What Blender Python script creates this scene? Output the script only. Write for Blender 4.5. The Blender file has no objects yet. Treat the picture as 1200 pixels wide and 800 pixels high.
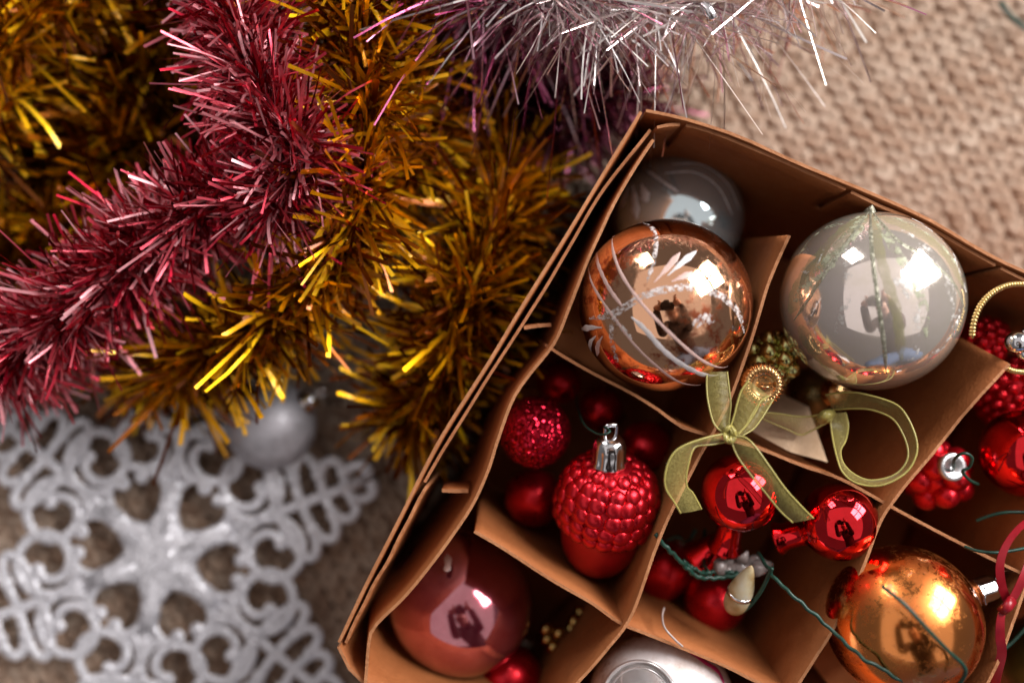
import bpy, math, random
import numpy as np
from mathutils import Vector, Matrix, Quaternion

random.seed(7)
RNG = np.random.default_rng(11)
scene = bpy.context.scene
R = math.radians

# ------------------------------------------------------------------ camera
H = 0.377            # camera height over the rug (m)
LENS = 35.0
cam_d = bpy.data.cameras.new("camera")
cam = bpy.data.objects.new("camera", cam_d)
scene.collection.objects.link(cam)
cam.location = (0, 0, H)
cam.rotation_euler = (0, 0, 0)
cam_d.lens = LENS
cam_d.sensor_width = 36.0
cam_d.clip_start = 0.01
cam_d.clip_end = 50
cam_d.dof.use_dof = True
cam_d.dof.focus_distance = H - 0.086
cam_d.dof.aperture_fstop = 2.8
cam_d.dof.aperture_blades = 9
scene.camera = cam

# ------------------------------------------------------------------ world + lamps
world = bpy.data.worlds.new("World")
scene.world = world
world.use_nodes = True
bg = world.node_tree.nodes["Background"]
bg.inputs[0].default_value = (1.0, 0.90, 0.87, 1)
bg.inputs[1].default_value = 0.13


def area(name, loc, target, sx, sy, power, col):
    d = bpy.data.lights.new(name, 'AREA')
    d.shape = 'RECTANGLE'
    d.size, d.size_y = sx, sy
    d.energy = power
    d.color = col
    o = bpy.data.objects.new(name, d)
    scene.collection.objects.link(o)
    o.location = loc
    o.rotation_euler = (Vector(target) - Vector(loc)).to_track_quat('-Z', 'Y').to_euler()
    return o


def window_lights(name, loc, w, h, power, col):
    """a window of two by two panes, each pane a soft daylight area lamp"""
    c = Vector(loc)
    q = (Vector((0.03, 0.0, 0.06)) - c).to_track_quat('-Z', 'Y')
    for i in (-1, 1):
        for j in (-1, 1):
            p = c + q @ Vector((i * w * 0.26, j * h * 0.26, 0))
            o = area(name, p, (0, 0, 0), w * 0.45, h * 0.45, power / 4, col)
            o.rotation_euler = q.to_euler()


window_lights("window_light", (0.78, 0.52, 0.64), 0.52, 0.84, 23, (1.0, 0.97, 0.95))
window_lights("window_light_far", (-0.85, 1.75, 0.80), 0.55, 0.7, 12, (1.0, 0.98, 0.96))
area("ceiling_bounce_light", (0.1, 0.2, 1.9), (0.1, 0.2, 0), 4.6, 4.2, 31, (1.0, 0.92, 0.89))

scene.view_settings.view_transform = 'Standard'
scene.view_settings.look = 'None'
scene.view_settings.exposure = 0.0
scene.view_settings.gamma = 1.0
scene.cycles.use_denoising = True
scene.cycles.max_bounces = 10
scene.cycles.glossy_bounces = 3
scene.cycles.transparent_max_bounces = 16
scene.cycles.sample_clamp_indirect = 6.0
scene.cycles.caustics_reflective = False
scene.cycles.caustics_refractive = False


# ------------------------------------------------------------------ helpers
def K(z):
    return (H - z) * 36.0 / LENS / 1200.0


def P(px, py, z):
    """world point at height z seen at photograph pixel (px, py) of the 1200x800 frame"""
    return Vector(((px - 600) * K(z), (400 - py) * K(z), z))


class MB:
    def __init__(s):
        s.v, s.f, s.m = [], [], []

    def add(s, verts, faces, mi=0):
        o = len(s.v)
        s.v.extend([tuple(x) for x in verts])
        for f in faces:
            s.f.append(tuple(i + o for i in f))
            s.m.append(mi)

    def mesh(s, name, mats, smooth=True):
        me = bpy.data.meshes.new(name)
        me.from_pydata(s.v, [], s.f)
        for m in (mats if isinstance(mats, (list, tuple)) else [mats]):
            me.materials.append(m)
        me.polygons.foreach_set("material_index", s.m)
        me.polygons.foreach_set("use_smooth", [smooth] * len(s.f))
        me.update()
        return me

    def build(s, name, mats, parent=None, smooth=True):
        return link(name, s.mesh(name, mats, smooth), parent)


def link(name, me, parent=None, loc=None, rot=None):
    o = bpy.data.objects.new(name, me)
    scene.collection.objects.link(o)
    if parent is not None:
        o.parent = parent
        # geometry is given in world space: undo the parent's offset
        wm = world_loc(parent)
        o.location = (Vector(loc) if loc is not None else Vector((0, 0, 0))) - wm
    elif loc is not None:
        o.location = loc
    if rot is not None:
        o.rotation_mode = 'QUATERNION'
        o.rotation_quaternion = rot
    return o


def world_loc(o):
    l = Vector((0, 0, 0))
    while o is not None:
        l += Vector(o.location)
        o = o.parent
    return l


def thing(name, label, cat, loc, group=None):
    o = bpy.data.objects.new(name, None)
    o.empty_display_size = 0.01
    scene.collection.objects.link(o)
    o.location = loc
    o["label"] = label
    o["category"] = cat
    if group:
        o["group"] = group
    return o


def tag(o, label, cat, group=None):
    o["label"] = label
    o["category"] = cat
    if group:
        o["group"] = group
    return o


def spline(pts, n):
    """Catmull-Rom through pts (any dimension), n samples, roughly even in arc length"""
    p = np.array([tuple(x) for x in pts], float)
    if len(p) == 2:
        t = np.linspace(0, 1, n)[:, None]
        return p[0] * (1 - t) + p[1] * t
    q = np.vstack([2 * p[0] - p[1], p, 2 * p[-1] - p[-2]])
    out = []
    for i in range(len(p) - 1):
        a, b, c, d = q[i:i + 4]
        for t in np.linspace(0, 1, 24, endpoint=False):
            out.append(0.5 * (2 * b + (c - a) * t + (2 * a - 5 * b + 4 * c - d) * t * t + (3 * b - a - 3 * c + d) * t ** 3))
    out.append(p[-1])
    out = np.array(out)
    L = np.r_[0, np.cumsum(np.linalg.norm(np.diff(out, axis=0), axis=1))]
    s = np.linspace(0, L[-1], n)
    return np.stack([np.interp(s, L, out[:, k]) for k in range(p.shape[1])], 1)


def frames(pts):
    """parallel-transport frames along a polyline"""
    p = [Vector(x) for x in pts]
    n = len(p)
    T = [(p[min(i + 1, n - 1)] - p[max(i - 1, 0)]).normalized() for i in range(n)]
    a = Vector((0, 0, 1)) if abs(T[0].z) < 0.9 else Vector((1, 0, 0))
    N = [(a - T[0] * a.dot(T[0])).normalized()]
    for i in range(1, n):
        v = N[-1] - T[i] * N[-1].dot(T[i])
        N.append(v.normalized() if v.length > 1e-9 else N[-1])
    return p, T, N, [T[i].cross(N[i]) for i in range(n)]


def add_tube(mb, pts, rad, sides=8, mi=0, flat=1.0, cap=True):
    p, T, N, B = frames(pts)
    n = len(p)
    vs, fs = [], []
    for i in range(n):
        r = rad[i] if hasattr(rad, '__len__') else rad
        for k in range(sides):
            a = 2 * math.pi * k / sides
            vs.append(p[i] + N[i] * (math.cos(a) * r * flat) + B[i] * (math.sin(a) * r))
    for i in range(n - 1):
        for k in range(sides):
            k2 = (k + 1) % sides
            fs.append((i * sides + k, i * sides + k2, (i + 1) * sides + k2, (i + 1) * sides + k))
    if cap:
        fs.append(tuple(range(sides))[::-1])
        fs.append(tuple((n - 1) * sides + k for k in range(sides)))
    mb.add(vs, fs, mi)


def add_lathe(mb, prof, M, seg=64, mi=0, ripple=None):
    """prof: (radius, height) pairs turned round local Z, placed by matrix M"""
    vs, fs = [], []
    n = len(prof)
    for i, (r, h) in enumerate(prof):
        for k in range(seg):
            a = 2 * math.pi * k / seg
            rr = r * (ripple(i, a) if ripple else 1)
            vs.append(M @ Vector((rr * math.cos(a), rr * math.sin(a), h)))
    for i in range(n - 1):
        for k in range(seg):
            k2 = (k + 1) % seg
            fs.append((i * seg + k, i * seg + k2, (i + 1) * seg + k2, (i + 1) * seg + k))
    if prof[0][0] > 1e-7:
        fs.append(tuple(range(seg))[::-1])
    if prof[-1][0] > 1e-7:
        fs.append(tuple((n - 1) * seg + k for k in range(seg)))
    mb.add(vs, fs, mi)


def place(center, axis):
    q = Vector((0, 0, 1)).rotation_difference(Vector(axis).normalized())
    return Matrix.Translation(Vector(center)) @ q.to_matrix().to_4x4()


def sphere_prof(r, n=40, a0=-90, a1=90, squash=1.0):
    return [(max(1e-6, r * math.cos(R(a0 + (a1 - a0) * i / n))), squash * r * math.sin(R(a0 + (a1 - a0) * i / n))) for i in range(n + 1)]


def add_ball(mb, c, r, seg=64, rings=40, mi=0, axis=(0, 0, 1), squash=1.0):
    add_lathe(mb, sphere_prof(r, rings, squash=squash), place(c, axis), seg, mi)


def fib(n):
    g = math.pi * (3 - math.sqrt(5))
    for i in range(n):
        z = 1 - 2 * (i + 0.5) / n
        s = math.sqrt(1 - z * z)
        yield Vector((s * math.cos(g * i), s * math.sin(g * i), z))


# ------------------------------------------------------------------ materials
def new_mat(name):
    m = bpy.data.materials.new(name)
    m.use_nodes = True
    nt = m.node_tree
    return m, nt, nt.nodes["Principled BSDF"]


def noise(nt, scale, detail=4, rough=0.6, coord='Object', seed=0.0):
    tc = nt.nodes.new("ShaderNodeTexCoord")
    mp = nt.nodes.new("ShaderNodeMapping")
    mp.inputs["Location"].default_value = (seed, seed * 1.7, seed * 0.6)
    nt.links.new(tc.outputs[coord], mp.inputs[0])
    n = nt.nodes.new("ShaderNodeTexNoise")
    n.inputs["Scale"].default_value = scale
    n.inputs["Detail"].default_value = detail
    n.inputs["Roughness"].default_value = rough
    nt.links.new(mp.outputs[0], n.inputs["Vector"])
    return n.outputs["Fac"]


def ramp(nt, src, stops):
    r = nt.nodes.new("ShaderNodeValToRGB")
    el = r.color_ramp.elements
    while len(el) < len(stops):
        el.new(0.5)
    for e, (p, c) in zip(el, stops):
        e.position = p
        e.color = tuple(c) + (1,) if len(c) == 3 else c
    nt.links.new(src, r.inputs[0])
    return r.outputs[0]


def g(v):
    return (v, v, v)


def bump(nt, src, b, strength, dist):
    bp = nt.nodes.new("ShaderNodeBump")
    bp.inputs["Strength"].default_value = strength
    bp.inputs["Distance"].default_value = dist
    nt.links.new(src, bp.inputs["Height"])
    nt.links.new(bp.outputs[0], b.inputs["Normal"])


def mirror_glass(name, col, worn, rough=(0.06, 0.22), scale=90, wear=(0.50, 0.72), seed=0.0, metal=1.0):
    """silvered, lacquered glass: a mirror coat with worn specks"""
    m, nt, b = new_mat(name)
    fa = noise(nt, scale * 3.0, 6, 0.75, seed=seed)
    fb = noise(nt, scale * 0.45, 4, 0.6, seed=seed + 5)
    av = nt.nodes.new("ShaderNodeMath"); av.operation = 'MULTIPLY_ADD'
    nt.links.new(fb, av.inputs[0]); av.inputs[1].default_value = 1.1
    sc2 = nt.nodes.new("ShaderNodeMath"); sc2.operation = 'MULTIPLY_ADD'
    nt.links.new(fa, sc2.inputs[0]); sc2.inputs[1].default_value = 0.9; sc2.inputs[2].default_value = -0.5
    nt.links.new(sc2.outputs[0], av.inputs[2])
    f = av.outputs[0]
    nt.links.new(ramp(nt, f, [(wear[0], col), (wear[1], worn)]), b.inputs["Base Color"])
    nt.links.new(ramp(nt, f, [(wear[0] - 0.05, g(rough[0])), (wear[1], g(rough[1]))]), b.inputs["Roughness"])
    b.inputs["Metallic"].default_value = metal
    b.inputs["Coat Weight"].default_value = 0.35
    b.inputs["Coat Roughness"].default_value = 0.03
    bump(nt, noise(nt, 40, 2, 0.5, seed=seed + 3), b, 0.05, 0.002)
    return m


def satin(name, col, rough=0.28, metal=0.9, var=0.7, seed=0.0, coat=0.2):
    m, nt, b = new_mat(name)
    f = noise(nt, 160, 5, seed=seed)
    nt.links.new(ramp(nt, f, [(0.3, tuple(c * var for c in col)), (0.7, col)]), b.inputs["Base Color"])
    nt.links.new(ramp(nt, f, [(0.3, g(rough * 0.8)), (0.7, g(rough * 1.2))]), b.inputs["Roughness"])
    b.inputs["Metallic"].default_value = metal
    b.inputs["Coat Weight"].default_value = coat
    b.inputs["Coat Roughness"].default_value = 0.12
    return m


def glitter(name, col, scale, tilt, rough=0.22, metal=0.9, base=None):
    """flakes that each lie at an angle of their own"""
    m, nt, b = new_mat(name)
    tc = nt.nodes.new("ShaderNodeTexCoord")
    vo = nt.nodes.new("ShaderNodeTexVoronoi")
    vo.inputs["Scale"].default_value = scale
    nt.links.new(tc.outputs["Object"], vo.inputs["Vector"])
    sub = nt.nodes.new("ShaderNodeVectorMath"); sub.operation = 'SUBTRACT'
    sub.inputs[1].default_value = (0.5, 0.5, 0.5)
    nt.links.new(vo.outputs["Color"], sub.inputs[0])
    sc = nt.nodes.new("ShaderNodeVectorMath"); sc.operation = 'SCALE'
    sc.inputs["Scale"].default_value = tilt
    nt.links.new(sub.outputs[0], sc.inputs[0])
    ge = nt.nodes.new("ShaderNodeNewGeometry")
    ad = nt.nodes.new("ShaderNodeVectorMath"); ad.operation = 'ADD'
    nt.links.new(ge.outputs["Normal"], ad.inputs[0])
    nt.links.new(sc.outputs[0], ad.inputs[1])
    no = nt.nodes.new("ShaderNodeVectorMath"); no.operation = 'NORMALIZE'
    nt.links.new(ad.outputs[0], no.inputs[0])
    nt.links.new(no.outputs[0], b.inputs["Normal"])
    sep = nt.nodes.new("ShaderNodeSeparateColor")
    nt.links.new(vo.outputs["Color"], sep.inputs[0])
    nt.links.new(ramp(nt, sep.outputs[0], [(0.0, base or tuple(c * 0.5 for c in col)), (1.0, col)]), b.inputs["Base Color"])
    b.inputs["Metallic"].default_value = metal
    b.inputs["Roughness"].default_value = rough
    return m


def paint(name, col, rough=0.4, grain=None, alpha_break=None):
    m, nt, b = new_mat(name)
    f = noise(nt, grain or 300, 4, 0.7)
    nt.links.new(ramp(nt, f, [(0.3, tuple(c * 0.72 for c in col)), (0.65, col)]), b.inputs["Base Color"])
    b.inputs["Roughness"].default_value = rough
    if alpha_break:
        f2 = noise(nt, alpha_break[0], 5, 0.75, seed=2.0)
        nt.links.new(ramp(nt, f2, [(alpha_break[1], g(0)), (alpha_break[1] + 0.12, g(1))]), b.inputs["Alpha"])
    return m


def card_mat(name, a, c):
    m, nt, b = new_mat(name)
    f = noise(nt, 45, 8, 0.7)
    f2 = noise(nt, 900, 3, 0.6, seed=4)
    mx = nt.nodes.new("ShaderNodeMath"); mx.operation = 'MULTIPLY_ADD'
    nt.links.new(f2, mx.inputs[0]); mx.inputs[1].default_value = 0.35
    nt.links.new(f, mx.inputs[2])
    nt.links.new(ramp(nt, mx.outputs[0], [(0.45, a), (0.85, c)]), b.inputs["Base Color"])
    b.inputs["Roughness"].default_value = 0.72
    b.inputs["Specular IOR Level"].default_value = 0.3
    f3 = noise(nt, 260, 6, 0.8, seed=9)
    mm = nt.nodes.new("ShaderNodeMath"); mm.operation = 'MULTIPLY_ADD'
    nt.links.new(f3, mm.inputs[0]); mm.inputs[1].default_value = 1.2; nt.links.new(f2, mm.inputs[2])
    f4 = noise(nt, 38, 3, 0.5, seed=14)
    m4 = nt.nodes.new("ShaderNodeMath"); m4.operation = 'MULTIPLY_ADD'
    nt.links.new(f4, m4.inputs[0]); m4.inputs[1].default_value = 5.0; nt.links.new(mm.outputs[0], m4.inputs[2])
    bump(nt, m4.outputs[0], b, 0.55, 0.0006)
    f5 = noise(nt, 150, 9, 0.82, seed=23)
    mxs = nt.nodes.new("ShaderNodeMix"); mxs.data_type = 'RGBA'
    nt.links.new(ramp(nt, f5, [(0.60, g(0)), (0.72, g(0.75))]), mxs.inputs[0])
    nt.links.new(b.inputs["Base Color"].links[0].from_socket, mxs.inputs[6])
    mxs.inputs[7].default_value = tuple(min(1, x * 1.5 + 0.03) for x in c) + (1,)
    nt.links.new(mxs.outputs[2], b.inputs["Base Color"])
    nt.links.new(ramp(nt, f3, [(0.35, g(0.6)), (0.7, g(0.85))]), b.inputs["Roughness"])
    return m


M_card = card_mat("brown_cardboard", (0.30, 0.092, 0.026), (0.40, 0.135, 0.042))
M_card_edge = card_mat("cut_cardboard_edge", (0.33, 0.125, 0.048), (0.46, 0.20, 0.09))
M_card_pale = card_mat("pale_cardboard", (0.50, 0.33, 0.20), (0.66, 0.48, 0.33))


def foil(name, cols, rough=0.2, spec_var=True):
    m, nt, b = new_mat(name)
    at = nt.nodes.new("ShaderNodeAttribute")
    at.attribute_name = "tone"
    nt.links.new(ramp(nt, at.outputs["Fac"], cols), b.inputs["Base Color"])
    b.inputs["Metallic"].default_value = 1.0
    b.inputs["Coat Weight"].default_value = 0.5
    b.inputs["Coat Roughness"].default_value = 0.14
    nt.links.new(ramp(nt, at.outputs["Fac"], [(0, g(rough * 0.7)), (1, g(rough * 1.5))]), b.inputs["Roughness"])
    return m


M_gold_foil = foil("gold_foil", [(0.0, (0.12, 0.024, 0.0003)), (0.38, (0.32, 0.085, 0.001)), (0.58, (0.92, 0.44, 0.005)), (1.0, (1.0, 0.62, 0.014))], 0.34)  # strip tones also paint in contrast: dark for shaded gaps, bright for highlights
M_gold_shade = foil("shaded_gold_foil", [(0.0, (0.06, 0.012, 0.0002)), (0.6, (0.20, 0.055, 0.001)), (1.0, (0.55, 0.24, 0.004))], 0.3)  # gold foil in a darkened copy, shade put into its colour
M_red_foil = foil("red_foil", [(0.0, (0.16, 0.001, 0.006)), (0.38, (0.52, 0.012, 0.04)), (0.62, (0.84, 0.14, 0.19)), (1.0, (1.0, 0.58, 0.62))], 0.38)  # palest pinks also carry highlights, darkest reds the shaded gaps
M_lilac_foil = foil("lilac_foil", [(0.0, (0.34, 0.03, 0.12)), (0.6, (0.50, 0.12, 0.24)), (1.0, (0.82, 0.62, 0.68))], 0.2)
M_wine_shade = foil("shaded_wine_foil", [(0.0, (0.20, 0.02, 0.07)), (0.7, (0.30, 0.08, 0.14)), (1.0, (0.45, 0.22, 0.28))], 0.25)  # wine tones kept dark so the colour itself supplies shade
M_silver_foil = foil("silver_foil", [(0.0, (0.62, 0.25, 0.36)), (0.25, (0.80, 0.66, 0.66)), (0.7, (0.9, 0.88, 0.88)), (1.0, (0.86, 0.80, 0.74))], 0.26)

# ------------------------------------------------------------------ rug: plaited cords on a backing sheet
mR, nt, b = new_mat("wool_cord")
fa = noise(nt, 120, 5, 0.65, coord='Object')
fb = noise(nt, 1500, 3, 0.6, coord='Object', seed=1)
mx = nt.nodes.new("ShaderNodeMath"); mx.operation = 'MULTIPLY_ADD'
nt.links.new(fb, mx.inputs[0]); mx.inputs[1].default_value = 0.5; nt.links.new(fa, mx.inputs[2])
nt.links.new(ramp(nt, mx.outputs[0], [(0.46, (0.21, 0.105, 0.058)), (0.66, (0.345, 0.225, 0.158)), (0.90, (0.50, 0.39, 0.31))]), b.inputs["Base Color"])
b.inputs["Roughness"].default_value = 0.95
b.inputs["Specular IOR Level"].default_value = 0.1
bump(nt, fb, b, 0.8, 0.0006)
mRb, nt, b = new_mat("rug_backing")
nt.links.new(ramp(nt, noise(nt, 60), [(0.3, (0.12, 0.07, 0.04)), (0.7, (0.2, 0.12, 0.08))]), b.inputs["Base Color"])
b.inputs["Roughness"].default_value = 1.0

mb = MB()
nx = 40
xs = np.linspace(-0.75, 0.75, nx + 1)
vs = [(x, y, -0.0042 + 0.0004 * math.sin(x * 40) * math.cos(y * 37)) for y in xs for x in xs]
fs = [(j * (nx + 1) + i, j * (nx + 1) + i + 1, (j + 1) * (nx + 1) + i + 1, (j + 1) * (nx + 1) + i) for j in range(nx) for i in range(nx)]
mb.add(vs, fs)
rug = mb.build("rug", mRb)
rug["kind"] = "structure"
rug["label"] = "cream and tan rug of plaited wool cords under everything"

ROW_DIR = Vector((0.47, -0.883, 0)).normalized()
ROW_NRM = Vector((-ROW_DIR.y, ROW_DIR.x, 0))
PITCH = 0.0086
ST = 0.0063


def cord_mesh(seed):
    """one plaited cord: two plies of short slanted stitches"""
    rr = random.Random(seed)
    m = MB()
    n = 112
    for i in range(n):
        for s in (-1, 1):
            u = (i - n / 2) * ST + rr.uniform(-1, 1) * 0.0004
            c = Vector((u, s * PITCH * .21 + rr.uniform(-.0003, .0003), rr.uniform(-0.0003, 0.0003)))
            ang = s * R(27) + rr.uniform(-.14, .14)
            ax = Vector((math.cos(ang), -math.sin(ang), 0.12))
            ln, wd = ST * 0.74 * rr.uniform(.92, 1.1), PITCH * 0.30 * rr.uniform(.92, 1.08)
            q = Vector((0, 0, 1)).rotation_difference(ax.normalized()).to_matrix()
            prof = [(0.25, -1), (0.82, -.62), (1, 0), (0.82, .62), (0.25, 1)]
            vs, fs = [], []
            for (r_, h_) in prof:
                for k in range(6):
                    a = k * math.pi / 3
                    vs.append(c + q @ Vector((r_ * wd * math.cos(a), r_ * wd * math.sin(a), h_ * ln)) * 1.0)
            for a in range(4):
                for k in range(6):
                    k2 = (k + 1) % 6
                    fs.append((a * 6 + k, a * 6 + k2, a * 6 + 6 + k2, a * 6 + 6 + k))
            m.add(vs, fs)
    return m.mesh("cord", mR)


cords = [cord_mesh(i) for i in range(4)]
rot = Vector((1, 0, 0)).rotation_difference(ROW_DIR)
for i in range(-36, 37):
    c = ROW_NRM * (i * PITCH) + ROW_DIR * (random.uniform(-.5, .5) * ST)
    link("cord", cords[i % 4], rug, (c.x, c.y, -0.0020), rot)

# ------------------------------------------------------------------ cardboard box
box = thing("cardboard_box", "brown cardboard ornament box with crossed dividers, open, full of baubles", "box", P(850, 560, 0.0))
ZR = 0.085


def panel(name, rim, lean=(0, 0), bottom=None, zt=ZR, zb=0.004, bulge=0.0, th=0.0009, nu=40, nv=8, slits=(), depth=0.5, wob=0.0002, mat=None):
    """a bent sheet of card standing on edge; rim given along its top edge"""
    rp = [(p[0], p[1], p[2] if len(p) > 2 else zt) for p in rim]
    top = spline([P(*p) for p in rp], nu + 1)
    if bottom is None:
        bot = top.copy()
        bot[:, 0] += lean[0]
        bot[:, 1] += lean[1]
    else:
        bot = spline([P(p[0], p[1], zt) for p in bottom], nu + 1)   # plan position written at rim scale
    bot[:, 2] = zb
    us = list(np.linspace(0, 1, nu + 1))
    L = np.linalg.norm(np.diff(top, axis=0), axis=1).sum()
    for s in slits:
        us += [s - 0.0009 / L, s + 0.0009 / L]
    us = sorted(us)
    vsn = list(np.linspace(0, 1, nv + 1))
    if slits:
        vsn = sorted(vsn + [1 - depth])
    ph = random.uniform(0, 6)
    base = np.linspace(0, 1, nu + 1)
    F = np.zeros((len(us), len(vsn), 3)); Bk = F.copy()
    T3 = np.stack([np.interp(us, base, top[:, k]) for k in range(3)], 1)
    B3 = np.stack([np.interp(us, base, bot[:, k]) for k in range(3)], 1)
    tg = np.gradient(T3[:, :2], axis=0)
    tg /= np.linalg.norm(tg, axis=1)[:, None] + 1e-12
    nr = np.stack([-tg[:, 1], tg[:, 0], np.zeros(len(us))], 1)
    for j, v in enumerate(vsn):
        w = wob * np.sin(np.array(us) * 23 + ph + v * 3) * 0.6
        c = B3 * (1 - v) + T3 * v + nr * (bulge * math.sin(math.pi * v) + w[:, None])
        if j == len(vsn) - 1:
            c = c + np.array([0, 0, 1]) * (0.00012 * np.sin(np.array(us) * 41 + ph) + 0.00008 * np.sin(np.array(us) * 97 + 2 * ph))[:, None]
        F[:, j] = c + nr * th / 2
        Bk[:, j] = c - nr * th / 2
    cells = np.ones((len(us) - 1, len(vsn) - 1), bool)
    for i in range(len(us) - 1):
        mu = 0.5 * (us[i] + us[i + 1])
        for s in slits:
            if abs(mu - s) < 0.0009 / L:
                for j in range(len(vsn) - 1):
                    if 0.5 * (vsn[j] + vsn[j + 1]) > 1 - depth:
                        cells[i, j] = False
    m = MB()
    nV = len(vsn)
    off = len(us) * nV
    vs = [tuple(x) for x in F.reshape(-1, 3)] + [tuple(x) for x in Bk.reshape(-1, 3)]
    I = lambda i, j: i * nV + j
    fs, es = [], []
    for i in range(cells.shape[0]):
        for j in range(cells.shape[1]):
            if not cells[i, j]:
                continue
            fs.append((I(i, j), I(i, j + 1), I(i + 1, j + 1), I(i + 1, j)))
            fs.append((off + I(i, j), off + I(i + 1, j), off + I(i + 1, j + 1), off + I(i, j + 1)))
            for (di, dj, a, c) in ((-1, 0, I(i, j), I(i, j + 1)), (1, 0, I(i + 1, j + 1), I(i + 1, j)),
                                   (0, -1, I(i + 1, j), I(i, j)), (0, 1, I(i, j + 1), I(i + 1, j + 1))):
                ii, jj = i + di, j + dj
                if not (0 <= ii < cells.shape[0] and 0 <= jj < cells.shape[1]) or not cells[ii, jj]:
                    es.append((a, off + a, off + c, c))
    m.add(vs, fs, 0)
    for f in es:
        m.f.append(f); m.m.append(1)
    me = m.mesh(name, [mat or M_card, M_card_edge], True)
    o = link(name, me, box)
    # keep the cut edges crisp
    for p in me.polygons:
        if p.material_index == 1:
            p.use_smooth = False
    return o


# base sheet
m = MB()
corner = [P(762, 140, ZR), P(1700, 524, ZR), P(1440, 1205, ZR), P(425, 765, ZR)]
bt = [(p.x, p.y, 0.0024) for p in corner]
tp = [(x, y, 0.0036) for x, y, z in bt]
m.add(bt + tp, [(3, 2, 1, 0), (4, 5, 6, 7)] + [(i, (i + 1) % 4, 4 + (i + 1) % 4, 4 + i) for i in range(4)])
m.build("base", M_card, box, False)

# outer walls
panel("wall", [(751, 131), (722, 180), (700, 216), (679, 250), (640, 314), (580, 412), (515, 517), (453, 637), (397, 752)], (0.004, -0.001), bulge=0.0)
panel("wall", [(757, 130), (800, 139), (867, 160), (933, 190), (987, 213), (1033, 232), (1090, 258), (1159, 298), (1210, 322), (1290, 355), (1700, 523)], (-0.002, -0.006), bulge=0.002)
panel("wall", [(397, 757), (424, 799), (500, 836), (620, 884), (760, 935), (1000, 1020), (1440, 1205)], (0.003, 0.006))
panel("wall", [(1702, 525), (1570, 865), (1442, 1204)], (0, 0))
# inner linings
panel("lining", [(762, 152), (735, 186), (710, 219), (689, 251), (661, 300), (640, 337), (604, 392), (560, 462), (525, 517), (498, 565)], (0.002, -0.001), zt=0.0815, bulge=-0.001)
panel("lining", [(499, 571), (478, 610), (458, 650), (430, 700), (405, 753)], (0.003, 0.0), zt=0.083)
panel("lining", [(770, 149), (800, 146), (850, 161), (900, 181), (950, 204), (985, 219), (1030, 240), (1080, 262), (1130, 290), (1165, 309), (1210, 332), (1285, 366)],
      (-0.004, -0.010), zt=0.0835, bulge=0.003, slits=(0.055, 0.425, 0.775), depth=0.36)
panel("lining", [(428, 812), (500, 845), (600, 884), (700, 920), (800, 950)], (0.003, 0.008), zt=0.083, slits=(0.05, 0.6), depth=0.5)
# long dividers
panel("divider", [(766, 164), (745, 196), (720, 238), (702, 275), (688, 306), (667, 362), (650, 402), (620, 439), (600, 469), (583, 517), (573, 550), (556, 588), (535, 620), (507, 658), (475, 698), (445, 728), (434, 745), (428, 800), (424, 830)],
      bottom=[(750, 190), (735, 205), (712, 245), (690, 285), (672, 320), (650, 370), (632, 405), (600, 445), (575, 480), (552, 525), (540, 560), (520, 595), (497, 628), (468, 665), (437, 704), (412, 735), (402, 755), (405, 800), (405, 830)], zt=0.0865, nu=60, bulge=-0.001)
panel("divider", [(925, 276, .088), (911, 308), (899, 338), (880, 398), (857, 465), (837, 505), (815, 543), (788, 597), (768, 645), (740, 720), (714, 757), (692, 784), (668, 812), (640, 860)],
      bottom=[(912, 250), (905, 290), (896, 330), (874, 395), (852, 460), (830, 505), (807, 543), (780, 598), (758, 645), (728, 722), (703, 757), (682, 784), (655, 815), (630, 860)], zt=0.085, nu=60)
panel("divider", [(1183, 426, .089), (1150, 462, .088), (1110, 510), (1085, 540), (1060, 570), (1035, 606), (1018, 648), (1000, 690), (975, 740), (935, 802), (905, 850), (880, 890)],
      bottom=[(1165, 340), (1135, 420), (1098, 485), (1072, 525), (1047, 560), (1022, 602), (1004, 645), (986, 688), (962, 738), (925, 800), (895, 850), (870, 890)], zt=0.085, nu=60)
panel("divider", [(1330, 420), (1290, 500), (1245, 590), (1201, 692), (1178, 754), (1158, 800), (1120, 880)], (-0.003, 0.001), zt=0.085, nu=40)
# cross dividers
panel("divider", [(640, 404), (662, 418), (700, 440), (740, 461), (775, 483), (800, 501), (845, 513), (888, 524), (940, 545), (983, 560), (1020, 580), (1056, 600), (1120, 633), (1195, 670), (1260, 700), (1560, 840)],
      bottom=[(628, 388), (660, 410), (700, 430), (740, 452), (775, 472), (800, 490), (845, 508), (888, 520), (940, 542), (983, 557), (1020, 577), (1056, 597), (1120, 630), (1195, 668), (1260, 698), (1560, 838)], zt=0.0815, nu=60)
panel("divider", [(556, 622), (590, 643), (640, 675), (690, 704), (725, 729), (760, 743), (800, 759), (853, 782), (885, 797), (940, 818), (1000, 842)],
      bottom=[(558, 605), (592, 630), (642, 660), (692, 690), (727, 713), (762, 727), (802, 743), (855, 765), (887, 780), (942, 800), (1002, 824)], zt=0.0825, nu=60)
# the tab ends of the cross dividers that poke out through the first long divider
panel("tab", [(518, 575), (532, 575.5), (549, 575)], (0, 0.0005), zt=0.080, zb=0.066, nu=4, nv=2, th=0.0011)
panel("tab", [(614, 384), (630, 382), (646, 381)], (0, 0.0005), zt=0.080, zb=0.066, nu=4, nv=2, th=0.0011)
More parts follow.
